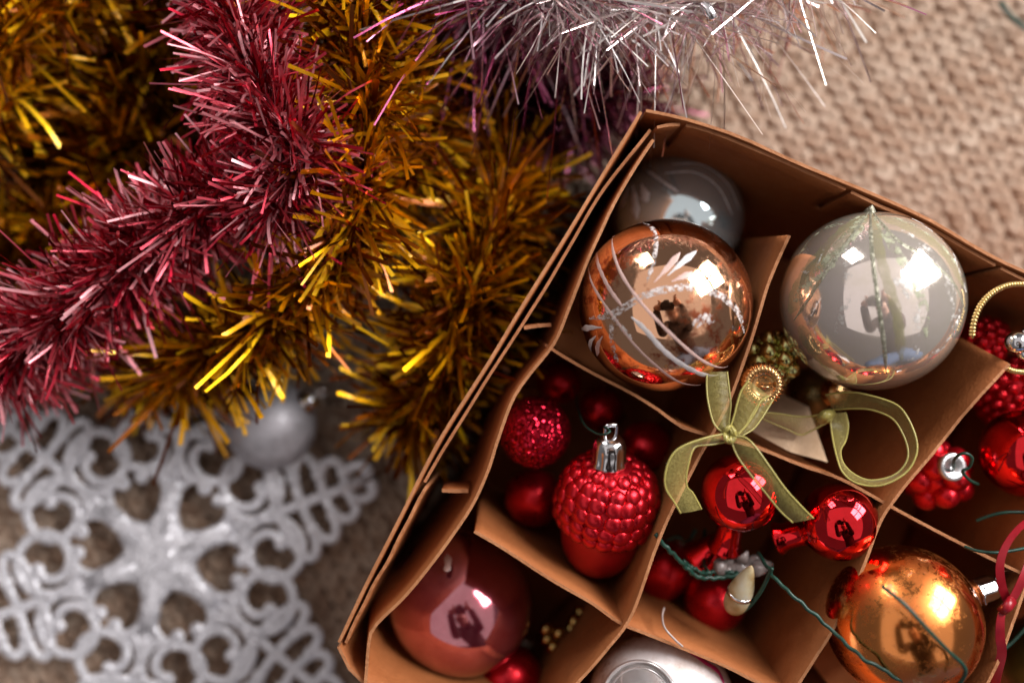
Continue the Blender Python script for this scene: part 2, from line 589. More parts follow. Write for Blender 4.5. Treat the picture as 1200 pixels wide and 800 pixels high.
# folded flap of paler card at the bottom of the pearl bauble's compartment
m = MB()
pts = [P(872, 500, .060), P(908, 458, .050), P(946, 476, .054), P(969, 541, .066), P(925, 529, .070)]
top = [p + Vector((0, 0, 0.0009)) for p in pts]
m.add(pts + top, [(4, 1, 0), (4, 2, 1), (4, 3, 2), (5, 6, 9), (6, 7, 9), (7, 8, 9)] + [(i, (i + 1) % 5, 5 + (i + 1) % 5, 5 + i) for i in range(5)])
m.build("flap", M_card_pale, box, False)


# ------------------------------------------------------------------ ornament helpers
def ball_frame(c):
    """rotation that turns the disc a ball shows the camera into 3-D directions"""
    v = (Vector((0, 0, H)) - Vector(c)).normalized()
    return Vector((0, 0, 1)).rotation_difference(v)


def on_ball(c, r, q, u, v, lift=1.0):
    d = u * u + v * v
    if d > 0.985:
        s = math.sqrt(0.985 / d); u *= s; v *= s; d = 0.985
    return Vector(c) + q @ Vector((u, v, math.sqrt(1 - d))) * (r * lift)


def stroke(mb, c, r, pts, width, lift=1.0022, n=40, taper=True, mi=0, drop=False):
    """a brush stroke of paint lying on a ball; pts on the ball's disc in units of its radius"""
    q = ball_frame(c)
    s = spline(pts, n)
    p3 = [on_ball(c, r, q, x, y) for x, y in s]
    vs, fs = [], []
    for i in range(n):
        t = (p3[min(i + 1, n - 1)] - p3[max(i - 1, 0)]).normalized()
        nrm = (p3[i] - Vector(c)).normalized()
        sd = t.cross(nrm).normalized()
        f = i / (n - 1)
        w = width * 0.5
        if drop:
            w *= 0.18 + 0.95 * math.sin(math.pi * min(1, f * 1.0) ** 1.8) ** 0.8 if f < 0.97 else 0.2
        elif taper:
            w *= min(1, 0.3 + 6 * f, 0.3 + 6 * (1 - f))
        w *= 1 + 0.12 * math.sin(i * 1.3 + pts[0][0] * 9)
        for k, (a, h) in enumerate(((-1, 0.9985), (-0.6, lift), (0, lift + 0.0010), (0.6, lift), (1, 0.9985))):
            d = (p3[i] + sd * (a * w) - Vector(c)).normalized()
            vs.append(Vector(c) + d * (r * h))
    for i in range(n - 1):
        for k in range(4):
            fs.append((i * 5 + k, i * 5 + k + 1, i * 5 + 6 + k, i * 5 + 5 + k))
    mb.add(vs, fs, mi)


def zs(pts, cx, cy, rr):
    """disc coordinates from enlarged-crop pixels"""
    return [((x - cx) / rr, (cy - y) / rr) for x, y in pts]


def ornament(name, label, c, cat="bauble", group=None):
    return thing(name, label, cat, Vector(c), group)


def hanger(parent, base, axis, r, h, mat, seg=40, ribs=16, ring=True, ring_ang=0.0, ring_r=None):
    """metal cap with a fluted collar and a wire loop"""
    m = MB()
    M = place(base, axis)
    prof = [(r * 1.12, 0), (r * 1.15, h * 0.06), (r * 1.0, h * 0.16), (r * 0.98, h * 0.62), (r * 0.9, h * 0.82), (r * 0.62, h * 0.95), (1e-6, h)]
    add_lathe(m, prof, M, seg, 0, ripple=lambda i, a: 1 + (0.05 * math.cos(a * ribs) if 0 < i < 4 else 0))
    cap = m.build("hanger_cap", mat, parent)
    if ring:
        m = MB()
        rr = ring_r or r * 0.55
        pts = [M @ (Vector((math.cos(ring_ang) * rr * math.sin(t) * 0.8, math.sin(ring_ang) * rr * math.sin(t) * 0.8, h + rr * 0.75 - rr * math.cos(t) * 1.05)))
               for t in np.linspace(0.0, 2 * math.pi, 28)]
        add_tube(m, pts, r * 0.13, 8)
        m.build("hanger_loop", mat, cap)
    return cap


M_chrome = satin("polished_chrome_cap", (0.80, 0.80, 0.83), 0.14, 1.0, 0.85)
M_goldcap = satin("gold_metal_cap", (0.80, 0.50, 0.22), 0.25, 1.0, 0.8)
M_white_paint = paint("white_enamel", (0.78, 0.72, 0.72))
M_pink_paint = paint("pale_pink_enamel", (0.74, 0.50, 0.45))
M_sugar = paint("sugar_glitter_paint", (0.82, 0.72, 0.70), 0.35, 900, (700, 0.46))

# ------------------------------------------------------------------ copper-pink ball with painted stripes
c = P(779, 358, .077); r = 101 * K(.077)
M_copper = mirror_glass("copper_mirror_glass", (0.98, 0.54, 0.32), (0.40, 0.10, 0.04), (0.06, 0.3), 130, (0.57, 0.70), 1.0)
pk = ornament("glass_ball", "shiny copper-pink glass ball with white and pink painted stripes and petals", c)
m = MB(); add_ball(m, c, r, 96, 64); m.build("ball", M_copper, pk)
Z = lambda pts: zs(pts, 415, 412, 352)
px1 = 0.2874 * K(.077)
m = MB()
stroke(m, c, r, Z([(200, 110), (215, 200), (250, 290), (310, 380), (380, 460), (460, 540), (540, 610), (610, 650), (670, 660)]), 15 * px1)
stroke(m, c, r, Z([(105, 245), (130, 320), (180, 400), (240, 480), (300, 560), (380, 640), (470, 710), (560, 735)]), 14 * px1)
stroke(m, c, r, Z([(135, 185), (155, 250), (200, 340), (255, 415)]), 18 * px1)
m.build("painted_stripes", M_pink_paint, pk)
m = MB()
stroke(m, c, r, Z([(290, 455), (340, 500), (400, 570), (470, 630), (560, 680), (630, 695)]), 24 * px1)
m.build("painted_stripe", M_white_paint, pk)
m = MB()
stroke(m, c, r, Z([(120, 462), (200, 450), (270, 415), (340, 375), (430, 350), (520, 345), (600, 365), (660, 400), (700, 450), (722, 520)]), 34 * px1)
stroke(m, c, r, Z([(190, 425), (240, 480), (290, 540)]), 26 * px1)
stroke(m, c, r, Z([(215, 470), (212, 540), (232, 640)]), 24 * px1)
stroke(m, c, r, Z([(330, 80), (372, 120), (380, 200), (350, 330)]), 20 * px1)
stroke(m, c, r, Z([(520, 490), (560, 460), (600, 470)]), 40 * px1)
m.build("sugar_band", M_sugar, pk)
for k, pp in enumerate(([(375, 325), (425, 270), (472, 212)], [(425, 300), (480, 250), (533, 205)], [(440, 322), (480, 305), (520, 288)],
                        [(175, 497), (125, 498), (78, 507)], [(148, 530), (120, 560), (108, 605)], [(176, 530), (155, 565), (145, 612)])):
    m = MB(); stroke(m, c, r, Z(pp), 25 * px1, n=16, drop=True)
    m.build("painted_petal", M_white_paint if k in (1, 3, 4) else M_pink_paint, pk)

# ------------------------------------------------------------------ pearl ball with green ridges
c = P(1020, 353, .079); r = 104.5 * K(.079)
m_, nt, b = new_mat("pearl_mirror_glass")
f = noise(nt, 70, 8, 0.7, seed=5)
lw = nt.nodes.new("ShaderNodeLayerWeight"); lw.inputs[0].default_value = 0.35
mixc = nt.nodes.new("ShaderNodeMix"); mixc.data_type = 'RGBA'
nt.links.new(lw.outputs["Facing"], mixc.inputs[0])
nt.links.new(ramp(nt, f, [(0.42, (1.0, 0.87, 0.81)), (0.72, (0.86, 0.75, 0.62))]), mixc.inputs[6])
mixc.inputs[7].default_value = (0.70, 0.68, 0.52, 1)
nt.links.new(mixc.outputs[2], b.inputs["Base Color"])
nt.links.new(ramp(nt, f, [(0.45, g(0.06)), (0.75, g(0.3))]), b.inputs["Roughness"])
b.inputs["Metallic"].default_value = 0.74
b.inputs["Coat Weight"].default_value = 1.0
b.inputs["Coat IOR"].default_value = 1.9
b.inputs["Coat Roughness"].default_value = 0.03
M_pearl = m_
pl = ornament("glass_ball", "large pearl-white mirrored glass ball with thin green glitter lines from its tip", c)
m = MB(); add_ball(m, c, r, 96, 64); m.build("ball", M_pearl, pl)
Z = lambda pts: zs(pts, 415, 432, 337)
px1 = 0.3125 * K(.079)
M_greenline = glitter("green_grey_glitter_line", (0.42, 0.40, 0.31), 2600, 0.6, 0.4, 0.4, (0.18, 0.18, 0.13))
M_greenwash = paint("pale_green_wash", (0.52, 0.53, 0.38), 0.3, 200, (330, 0.47))
M_whitewash = paint("thin_white_brushing", (0.8, 0.76, 0.72), 0.3, 200, (260, 0.50))
for pp, w, mt in (([(413, 100), (418, 250), (438, 420), (458, 560), (470, 690)], 17, M_greenline),
                  ([(408, 100), (350, 200), (270, 320), (200, 430), (150, 500)], 17, M_greenline),
                  ([(420, 105), (500, 215), (600, 285), (690, 370), (735, 470)], 16, M_greenline),
                  ([(405, 104), (330, 140), (235, 170), (160, 260)], 30, M_greenwash),
                  ([(430, 110), (540, 150), (640, 220), (715, 320)], 26, M_greenwash),
                  ([(395, 120), (320, 230), (235, 340), (150, 430)], 70, M_greenwash), ([(425, 125), (500, 260), (580, 420), (600, 560)], 40, M_greenwash)):
    m = MB(); stroke(m, c, r, Z(pp), w * px1); m.build("painted_line", mt, pl)
M_lacq, nt, b = new_mat("olive_gold_lacquer")
b.inputs["Base Color"].default_value = (0.40, 0.37, 0.20, 1)
b.inputs["Roughness"].default_value = 0.22
nt.links.new(ramp(nt, noise(nt, 130, 6, 0.7, seed=3), [(0.35, g(0.12)), (0.7, g(0.55))]), b.inputs["Alpha"])
for pp, w in (([(395, 115), (300, 220), (210, 320), (130, 470)], 120), ([(440, 120), (560, 180), (660, 260), (728, 380)], 70), ([(170, 520), (230, 620), (330, 700)], 90), ([(420, 110), (452, 300), (500, 470), (520, 640)], 46)):
    m = MB(); stroke(m, c, r, Z(pp), w * px1, lift=1.0012); m.build("leaf_panel", M_lacq, pl)
m = MB()
for pp, w in (([(520, 180), (600, 260), (690, 420), (700, 560)], 70), ([(480, 330), (560, 450), (570, 620)], 34), ([(330, 240), (340, 400), (300, 560)], 30), ([(560, 120), (680, 240), (738, 400)], 44), ([(540, 640), (640, 610), (715, 520)], 26), ([(170, 320), (220, 320), (260, 230)], 12)):
    stroke(m, c, r, Z(pp), w * px1)
m.build("white_brushing", M_whitewash, pl)
m = MB(); add_lathe(m, [(0.0020, -.0006), (0.0012, .0008), (1e-6, .0024)], place(on_ball(c, r, ball_frame(c), *Z([(413, 98)])[0]), (0, .75, .66)), 16)
m.build("tip", M_greenline, pl)

# ------------------------------------------------------------------ silver-blue ball at the back, deep in the box
c = P(795, 255, .036); r = 76 * K(.036)
M_sil = mirror_glass("silver_blue_mirror_glass", (0.74, 0.88, 0.93), (0.6, 0.7, 0.74), (0.06, 0.25), 60, (0.6, 0.85), 9.0, 0.78)
sb = ornament("glass_ball", "silver-blue glass ball with white petals, deepest in the back corner of the box", c)
m = MB(); add_ball(m, c, r, 80, 48); m.build("ball", M_sil, sb)
Z = lambda pts: zs(pts, 620, 540, 300)
px1 = 0.25 * K(.036)
for pp in ([(400, 395), (380, 440), (362, 495)], [(415, 390), (428, 460), (438, 545)], [(455, 390), (470, 430), (485, 470)]):
    m = MB(); stroke(m, c, r, Z(pp), 42 * px1, n=16, drop=True); m.build("painted_petal", M_white_paint, sb)
m = MB()
stroke(m, c, r, Z([(560, 345), (690, 345), (790, 410), (855, 530)]), 12 * px1)
stroke(m, c, r, Z([(590, 305), (720, 310), (830, 390), (890, 510)]), 12 * px1)
stroke(m, c, r, Z([(480, 330), (560, 390), (620, 430)]), 16 * px1)
m.build("painted_stripes", M_white_paint, sb)

# ------------------------------------------------------------------ reds
M_redmirror = mirror_glass("red_mirror_glass", (0.95, 0.016, 0.026), (0.70, 0.008, 0.014), (0.03, 0.10), 60, (0.5, 0.8), 2.0)
M_redsatin = satin("red_satin_lacquer", (0.72, 0.012, 0.025), 0.30, 0.85, 0.75)
M_redmatte = satin("red_matte_lacquer", (0.58, 0.010, 0.018), 0.42, 0.6, 0.7)
M_redglit = glitter("red_glitter", (0.75, 0.02, 0.05), 1500, 1.1, 0.2, 0.9, (0.25, 0.0, 0.01))

GR = "red satin balls at the bottom of the box"
for (x, y, rr, z, lab) in (
        (625, 583, 34, .040, "matte red ball tucked under the red glitter ball"),
        (655, 447, 26, .035, "dim red ball in shade behind the red glitter ball"),
        (704, 478, 26, .030, "dim red ball under the acorn's silver cap"),
        (757, 522, 30, .040, "red ball between the acorn and the divider with the ribbon bow"),
        (776, 668, 36, .032, "dark red ball in the corner below the ribbon bow's left tail"),
        (838, 704, 36, .040, "red ball under the green wires and the pale clip"),
        (596, 795, 40, .038, "red ball below the maroon bauble, cut by the lower edge"),
        (1172, 585, 30, .030, "small dark red ball right of the bumpy berry bauble")):
    o = ornament("red_ball", lab, P(x, y, z), group=GR)
    m = MB(); add_ball(m, P(x, y, z), rr * K(z), 48, 32); m.build("ball", M_redsatin, o)
    v = Vector((random.uniform(-1, 1), random.uniform(-1, 1), -0.6)).normalized()
    hanger(o, P(x, y, z) + v * rr * K(z) * 0.97, v, 0.0028, 0.004, M_chrome, 20, 10, False)

c = P(627, 506, .060); r = 42 * K(.060)
gb = ornament("glitter_ball", "round red ball covered in coarse glitter beside the acorn", c)
m = MB(); add_ball(m, c, r, 64, 48); m.build("ball", M_redglit, gb)
m = MB()
for d in fib(420):
    if d.z < -0.1:
        continue
    p = c + d * r * 1.002
    t = d.orthogonal().normalized(); t.rotate(Quaternion(d, random.uniform(0, 6.28)))
    dd = (d + Vector((random.uniform(-1, 1), random.uniform(-1, 1), random.uniform(-1, 1))) * 0.45).normalized()
    t = (t - dd * t.dot(dd)).normalized(); s = dd.cross(t); a = r * random.uniform(0.015, 0.03)
    m.add([p + t * a, p + s * a * .9, p - t * a, p - s * a * .9, p - d * a * .8], [(0, 1, 2, 3), (0, 4, 1), (1, 4, 2), (2, 4, 3), (3, 4, 0)])
fl = m.build("flakes", M_redglit, gb, False); fl["kind"] = "stuff"

# acorn -------------------------------------------------------------
ax = Vector((0.10, 0.86, 0.50)).normalized()
c = P(712, 583, .066); r = 56 * K(.066)
ac = ornament("acorn_bauble", "red acorn-shaped glass bauble with knobbly cup and silver cap", c, "acorn bauble")
M = place(c, ax)
m = MB()
prof = [(r * .80, -r * .62), (r * .98, -r * .52), (r * 1.03, -r * .30), (r * 1.02, 0), (r * .93, r * .36), (r * .72, r * .66), (r * .42, r * .84), (r * .25, r * .90), (1e-6, r * .90)]
pr = spline(prof, 30)
add_lathe(m, [tuple(x) for x in pr], M, 72)
rows = [(-.44, 0, .165), (-.17, 0, .185), (.12, 0, .19), (.40, 0, .185), (.62, 0, .17), (.80, 0, .15)]
hs = pr[:, 1] / r
for ri, (hh, cnt, br) in enumerate(rows):
    i = int(np.argmin(np.abs(hs - hh)))
    rad = pr[i, 0]
    cnt = max(6, int(2 * math.pi * rad / r / (br * 1.72)))
    for k in range(cnt):
        a = 2 * math.pi * (k + 0.5 * (ri % 2)) / cnt
        a += random.uniform(-.05, .05)
        i2 = min(max(i, 1), len(pr) - 2)
        dr, dh = pr[i2 + 1] - pr[i2 - 1]
        nv_ = M.to_3x3() @ Vector((dh * math.cos(a), dh * math.sin(a), -dr)).normalized()
        pos = M @ Vector((rad * math.cos(a), rad * math.sin(a), pr[i, 1] + random.uniform(-.02, .02) * r))
        add_lathe(m, sphere_prof(br * r * 1.06 * random.uniform(.94, 1.05), 10, squash=.55), place(pos, nv_), 18)
m.build("knobbly_cup", M_redsatin, ac)
m = MB()
prof = [(r * .84, -r * .55), (r * .87, -r * .75), (r * .85, -r * 1.05), (r * .76, -r * 1.42), (r * .55, -r * 1.75), (r * .28, -r * 1.95), (r * .12, -r * 2.02), (1e-6, -r * 2.05)]
add_lathe(m, [tuple(x) for x in spline(prof, 30)][::-1], M, 64)
m.build("nut", M_redmatte, ac)
hb = c + Vector((-.02, .88, .48)).normalized() * r * .90
cap = hanger(ac, hb, (0.0, .86, .50), .0050, .0098, M_chrome, 48, 10, False)
m = MB()
hx = Vector((0.0, .86, .50)).normalized(); side = hx.cross(Vector((0.2, -.6, .8))).normalized()
t0 = hb + hx * .0092
loop = [t0 - side * .0017, t0 - side * .0018 + hx * .0034, t0 - side * .0013 + hx * .0046, t0 + side * .0013 + hx * .0046, t0 + side * .0018 + hx * .0034, t0 + side * .0017]
add_tube(m, spline(loop, 24), .0006, 8)
m.build("hanger_loop", M_chrome, cap)

# thin green thread through the acorn's loop
M_wire, nt, b = new_mat("green_florist_wire")
nt.links.new(ramp(nt, noise(nt, 300), [(0.3, (0.004, 0.028, 0.019)), (0.7, (0.008, 0.055, 0.036))]), b.inputs["Base Color"])
b.inputs["Roughness"].default_value = 0.45


def wire(name, label, pts, rad, mat=None, cat="wire", n=60, wob=0.0):
    m = MB()
    s = spline([P(*p) for p in pts], n)
    if wob:
        s = s + wob * np.stack([np.sin(np.arange(n) * .9), np.cos(np.arange(n) * 1.3), np.sin(np.arange(n) * .7)], 1)
    add_tube(m, s, rad, 6)
    o = m.build(name, mat or M_wire)
    return tag(o, label, cat)


wire("wire", "thin dark green thread looped through the acorn's silver cap",
     [(672, 448, .040), (676, 470, .050), (683, 495, .070), (697, 507, .082), (708, 509, .0885), (715, 505, .0885), (708, 500, .084)], .00035)

# mirror red balls with necks ---------------------------------------
for (x, y, rr, z, axp, lab, nl) in ((867, 577, 46, .077, (-0.10, -0.86, -0.50), "shiny red mirror ball on a neck, partly under the ribbon's right tail", 1.0),
                                    (983, 611, 45.5, .077, (-0.84, -0.34, -0.42), "shiny red mirror ball on a neck, against the right divider", .9)):
    c = P(x, y, z); r = rr * K(z); axv = Vector(axp).normalized()
    o = ornament("mirror_ball", lab, c, group="red mirror balls on necks")
    m = MB()
    prof = sphere_prof(r, 46, -90, 66)
    prof += [(r * .385, r * .98), (r * .36, r * 1.08), (r * .35, r * 1.35), (r * .36, r * 1.62 * nl), (r * .44, r * 1.78 * nl), (r * .46, r * 1.84 * nl), (1e-6, r * 1.84 * nl)]
    add_lathe(m, prof, place(c, axv), 80)
    m.build("ball", M_redmirror, o)
c = P(842, 634, .058)
o = ornament("mirror_ball", "small flared red glass piece left of the red ball's neck", c, "glass bell")
m = MB(); add_lathe(m, [tuple(t) for t in spline([(.0072, -.009), (.0066, -.0078), (.0042, -.003), (.0024, .004), (.0020, .009), (1e-6, .010)], 24)], place(c, (.55, .70, .35)), 40)
m.build("bell", M_redmirror, o)

# translucent plastic crown, pale clip and green wires ----------------
M_clear, nt, b = new_mat("cloudy_clear_plastic")
nt.links.new(ramp(nt, noise(nt, 200, 6), [(0.3, (0.30, 0.22, 0.20)), (0.7, (0.62, 0.52, 0.50))]), b.inputs["Base Color"])
b.inputs["Roughness"].default_value = 0.25
b.inputs["Transmission Weight"].default_value = 0.55
m = MB()
for i in range(9):
    a = 2 * math.pi * i / 9
    pts = [P(865 + 12 * math.cos(a), 664 + 5 * math.sin(a), .066), P(868 + 27 * math.cos(a), 663 + 9 * math.sin(a), .068 + .002 * math.sin(a * 3)), P(870 + 36 * math.cos(a), 663 + 12 * math.sin(a) + random.uniform(-5, 5), .0665)]
    add_tube(m, spline(pts, 8), [.0016, .0020, .0023, .0024, .0022, .0018, .0013, .0007], 8, flat=.45)
add_lathe(m, [(.0034, 0), (.0042, .0012), (.0036, .0026), (1e-6, .003)], place(P(866, 664, .066), (0, .5, .8)), 20)
o = m.build("plastic_crown", M_clear)
tag(o, "cloudy clear plastic collar under the red mirror ball's neck", "collar")

M_clip, nt, b = new_mat("yellowed_pale_plastic")
nt.links.new(ramp(nt, noise(nt, 110, 6), [(0.38, (0.34, 0.22, 0.09)), (0.55, (0.52, 0.44, 0.28)), (0.75, (0.55, 0.50, 0.40))]), b.inputs["Base Color"])
b.inputs["Roughness"].default_value = 0.3
b.inputs["Subsurface Weight"].default_value = 0.2
b.inputs["Subsurface Radius"].default_value = (0.003, 0.002, 0.001)
cl = thing("clip_light", "pale yellowed tapered plastic bulb with a silver band, ringed by green wire", "bulb", P(870, 690, .07))
p0, p1 = P(881, 662, .080), P(858, 716, .070)
dv = (p1 - p0); L = dv.length
m = MB(); add_lathe(m, [tuple(t) for t in spline([(1e-6, 0), (.0012, L * .08), (.0026, L * .28), (.0037, L * .5), (.0039, L * .72), (.0034, L * .88), (.0020, L * .98), (1e-6, L)], 28)], place(p0, dv), 32)
m.build("bulb", M_clip, cl)
m = MB(); add_lathe(m, [(.0036, L * .56), (.00405, L * .565), (.00415, L * .61), (.0037, L * .615)], place(p0, dv), 32)
m.build("band", M_chrome, cl)
wire("wire", "green wire running from the divider to the clear collar", [(768, 626, .083), (780, 640, .082), (799, 659, .078), (815, 674, .074), (831, 677, .072), (850, 676, .071), (866, 673, .071)], .00075, wob=.00022)
wire("wire", "second green wire twisted beside the first under the red ball", [(800, 657, .074), (815, 667, .072), (826, 671, .070), (845, 670, .069), (872, 672, .070)], .00065, wob=.0003)
wire("wire", "green wire dropping into shade left of the red ball's neck", [(826, 620, .050), (825, 640, .055), (825, 660, .063), (830, 670, .070)], .0006)
wire("wire", "faint green wire arching deep behind the red ball's neck", [(780, 634, .045), (793, 629, .045), (806, 634, .045), (815, 620, .042)], .0006)
wire("wire", "green wire wrapped round the pale bulb's wide end", [(905, 665, .083), (898, 680, .080), (890, 695, .077), (877, 711, .074), (865, 717.5, .073), (855, 712, .073), (854, 703, .074), (860, 690, .076)], .0006)
wire("wire", "long dark green wire running down across the right compartment to the copper bauble", [(888, 648, .070), (900, 665, .078), (908, 678, .084), (922, 690, .086), (928, 697, .087), (945, 711, .088), (978, 741, .090), (1010, 770, .096), (1032, 782, .097), (1060, 800, .096)], .0006, wob=.00022)
wire("wire", "dark green wire bent across the face of the copper bauble", [(1033, 686, .108), (1060, 708, .1115), (1085, 735, .112), (1112, 763, .109), (1128, 778, .106), (1131, 789, .104), (1122, 805, .101)], .0006)
wire("wire", "green wire crossing the divider behind the red ribbon", [(1130, 640, .084), (1145, 645, .086), (1165, 647, .087), (1185, 645, .087), (1210, 640, .087)], .0005)
wire("wire", "short green wire poking up by the right-hand edge above the divider", [(1144, 610, .070), (1160, 604, .072), (1180, 600, .074), (1210, 600, .075)], .0005)
wire("wire", "green wire looped behind the copper bauble's red ribbon", [(1152, 752, .070), (1162, 760, .070), (1175, 760, .070), (1190, 748, .070), (1210, 725, .070)], .0006)
wire("plant_needle", "small green pine needle lying on the rug in the upper right corner", [(1172, 2, .006), (1180, 14, .007), (1192, 26, .006), (1206, 36, .005)], .0011, None, "needle")
M_thread = paint("pale_thread_fibre", (0.45, 0.36, 0.33))
wire("thread", "pale thin thread lying over the lower cross divider", [(778, 712, .070), (776, 722, .076), (779, 735, .0835), (790, 748, .0845), (800, 757, .0840)], .00035, M_thread, "thread")

# ------------------------------------------------------------------ green bead-cluster bauble with gold cap
M_olive = mirror_glass("olive_mirror_glass", (0.62, 0.64, 0.28), (0.40, 0.40, 0.14), (0.05, 0.12), 80, (0.75, 0.95), 12)
gc = ornament("bead_cluster_bauble", "olive green glass bauble of clustered beads with a ridged gold cap", P(900, 430, .055), "bead bauble")
c = P(905, 420, .062); r = 25 * K(.062)
m = MB(); add_ball(m, c, r, 32, 24); m.build("core", M_olive, gc)
bm_ = MB(); add_ball(bm_, (0, 0, 0), 11 * K(.06), 28, 18); bead_me = bm_.mesh("bead", M_olive)
for d in fib(19):
    link("bead", bead_me, gc, c + d * r)
c2 = P(894, 451, .083)
m = MB()
axc = Vector((-.05, -.10, 1))
RC = 25.5 * K(.083)
add_lathe(m, [(RC * .98, -.004), (RC, -.0015), (RC * .93, 0.0), (RC * .62, .0010), (RC * .56, .0008), (RC * .50, .0002), (RC * .3, .0001), (1e-6, .0003)], place(c2, axc), 120, 0,
          ripple=lambda i, a: 1 + (0.035 * math.cos(a * 30) if i < 4 else 0))
n0 = len(m.v)
gcap = m.build("gold_cap", M_goldcap, gc)
m = MB()
Mx = place(c2, axc)
for k in range(30):      # radial flutes pressed into the cap
    a = 2 * math.pi * k / 30
    add_tube(m, [Mx @ Vector((RC * f * math.cos(a), RC * f * math.sin(a), z)) for f, z in ((.62, .0010), (.80, .0008), (.95, .0002), (1.0, -.0012))], RC * .05, 6)
m.build("flutes", M_goldcap, gcap)
m = MB()
add_tube(m, [Mx @ Vector((RC * .36 * math.cos(t), 0.0, .001 + RC * .5 * math.sin(t))) for t in np.linspace(0, math.pi, 16)], .0004, 6)
m.build("hanger_loop", M_goldcap, gcap)

# dark olive bauble hidden under the pearl ball, the ribbon loop is tied to it
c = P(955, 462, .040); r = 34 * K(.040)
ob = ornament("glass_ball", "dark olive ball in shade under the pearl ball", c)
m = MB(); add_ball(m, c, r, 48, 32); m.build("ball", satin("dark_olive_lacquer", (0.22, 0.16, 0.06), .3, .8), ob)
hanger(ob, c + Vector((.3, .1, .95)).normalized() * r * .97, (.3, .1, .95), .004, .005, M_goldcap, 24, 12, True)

# ------------------------------------------------------------------ organza ribbons
mo, nt, b = new_mat("olive_organza")
wv = nt.nodes.new("ShaderNodeTexNoise"); wv.inputs["Scale"].default_value = 2600; wv.inputs["Detail"].default_value = 3
tc = nt.nodes.new("ShaderNodeTexCoord"); nt.links.new(tc.outputs["Object"], wv.inputs["Vector"])
nt.links.new(ramp(nt, wv.outputs["Fac"], [(0.2, (0.52, 0.43, 0.13)), (0.6, (0.38, 0.31, 0.08))]), b.inputs["Base Color"])
nt.links.new(ramp(nt, wv.outputs["Fac"], [(0.3, g(0.50)), (0.7, g(0.22))]), b.inputs["Alpha"])
b.inputs["Roughness"].default_value = 0.4
b.inputs["Sheen Weight"].default_value = 0.4
b.inputs["Transmission Weight"].default_value = 0.0
M_organza = mo
M_hem = paint("olive_ribbon_hem", (0.42, 0.36, 0.10), 0.35, 1200)


def ribbon(name, A, B, parent, n=60):
    """organza strip between two edge curves, with woven hems"""
    a = spline([P(*p) for p in A], n); c = spline([P(*p) for p in B], n)
    m = MB()
    ks = 5
    vs = []
    for i in range(n):
        for k in range(ks):
            t = k / (ks - 1)
            p = a[i] * (1 - t) + c[i] * t
            p = p + np.array([0, 0, 0.0008 * math.sin(math.pi * t) + 0.00004 * math.sin(i * .8 + k)])
            vs.append(p)
    m.add(vs, [(i * ks + k, i * ks + k + 1, (i + 1) * ks + k + 1, (i + 1) * ks + k) for i in range(n - 1) for k in range(ks - 1)], 0)
    add_tube(m, a, .00030, 6, 1)
    add_tube(m, c, .00030, 6, 1)
    return m.build(name, [M_organza, M_hem], parent)


def q2(pts, zf):   # crop at (760,480), 5x
    n = len(pts)
    return [(760 + x * .2, 480 + y * .2, zf(i / (n - 1))) for i, (x, y) in enumerate(pts)]


def q1(pts, zf):   # crop at (850,380), 4x
    n = len(pts)
    return [(850 + x * .25, 380 + y * .25, zf(i / (n - 1))) for i, (x, y) in enumerate(pts)]


def q5(pts, zf):   # crop at (750,380)
    n = len(pts)
    return [(750 + x * .4248, 380 + y * .425, zf(i / (n - 1))) for i, (x, y) in enumerate(pts)]


bow = thing("ribbon_bow", "olive organza ribbon tied in a bow from the gold cap, two tails hanging", "ribbon", P(855, 509, .093))
up = lambda t: .094 + .004 * math.sin(math.pi * t)
ribbon("tail", q2([(445, 140), (350, 160), (240, 195), (160, 240), (115, 310), (95, 400), (105, 470), (150, 540), (188, 605)], up),
       q2([(452, 190), (370, 203), (285, 212), (255, 245), (236, 310), (222, 380), (225, 450), (260, 490), (310, 582)], lambda t: .092 + .003 * math.sin(math.pi * t)), bow)
ribbon("tail", q2([(505, 155), (565, 162), (620, 210), (700, 320), (800, 460), (900, 570), (965, 635)], lambda t: .095 + .003 * math.sin(math.pi * t)),
       q2([(485, 185), (520, 270), (590, 370), (680, 480), (770, 590), (845, 660)], lambda t: .094 + .0015 * math.sin(math.pi * t)), bow)
ribbon("loop", q5([(236, 305), (205, 275), (190, 225), (184, 180), (184, 130)], lambda t: .093 - .004 * t),
       q5([(243, 295), (246, 260), (250, 220), (246, 180), (240, 130)], lambda t: .092 - .003 * t), bow)
ribbon("loop", q1([(20, 490), (40, 430), (55, 370), (75, 310), (110, 262)], lambda t: .093),
       q1([(60, 515), (100, 470), (140, 410), (165, 362), (205, 335)], lambda t: .094 - .002 * t), bow)
ribbon("loop", q1([(50, 520), (90, 480), (120, 430), (150, 380), (180, 345)], lambda t: .092 - .004 * t),
       q1([(80, 520), (130, 490), (170, 440), (195, 400), (225, 350)], lambda t: .091 - .004 * t), bow)
m = MB()
for i in range(5):
    a0 = random.uniform(0, 6)
    add_tube(m, [P(855 + 5.5 * math.cos(a0 + t) * (1 - .1 * i), 509 + 8 * math.sin(a0 + t), .0935 + .0012 * math.sin(t * 2 + i)) for t in np.linspace(0, 6.0, 24)], .0009, 8, 0, .5)
add_ball(m, P(855, 509, .0930), .0013, 16, 10)
m.build("knot", M_hem, bow)

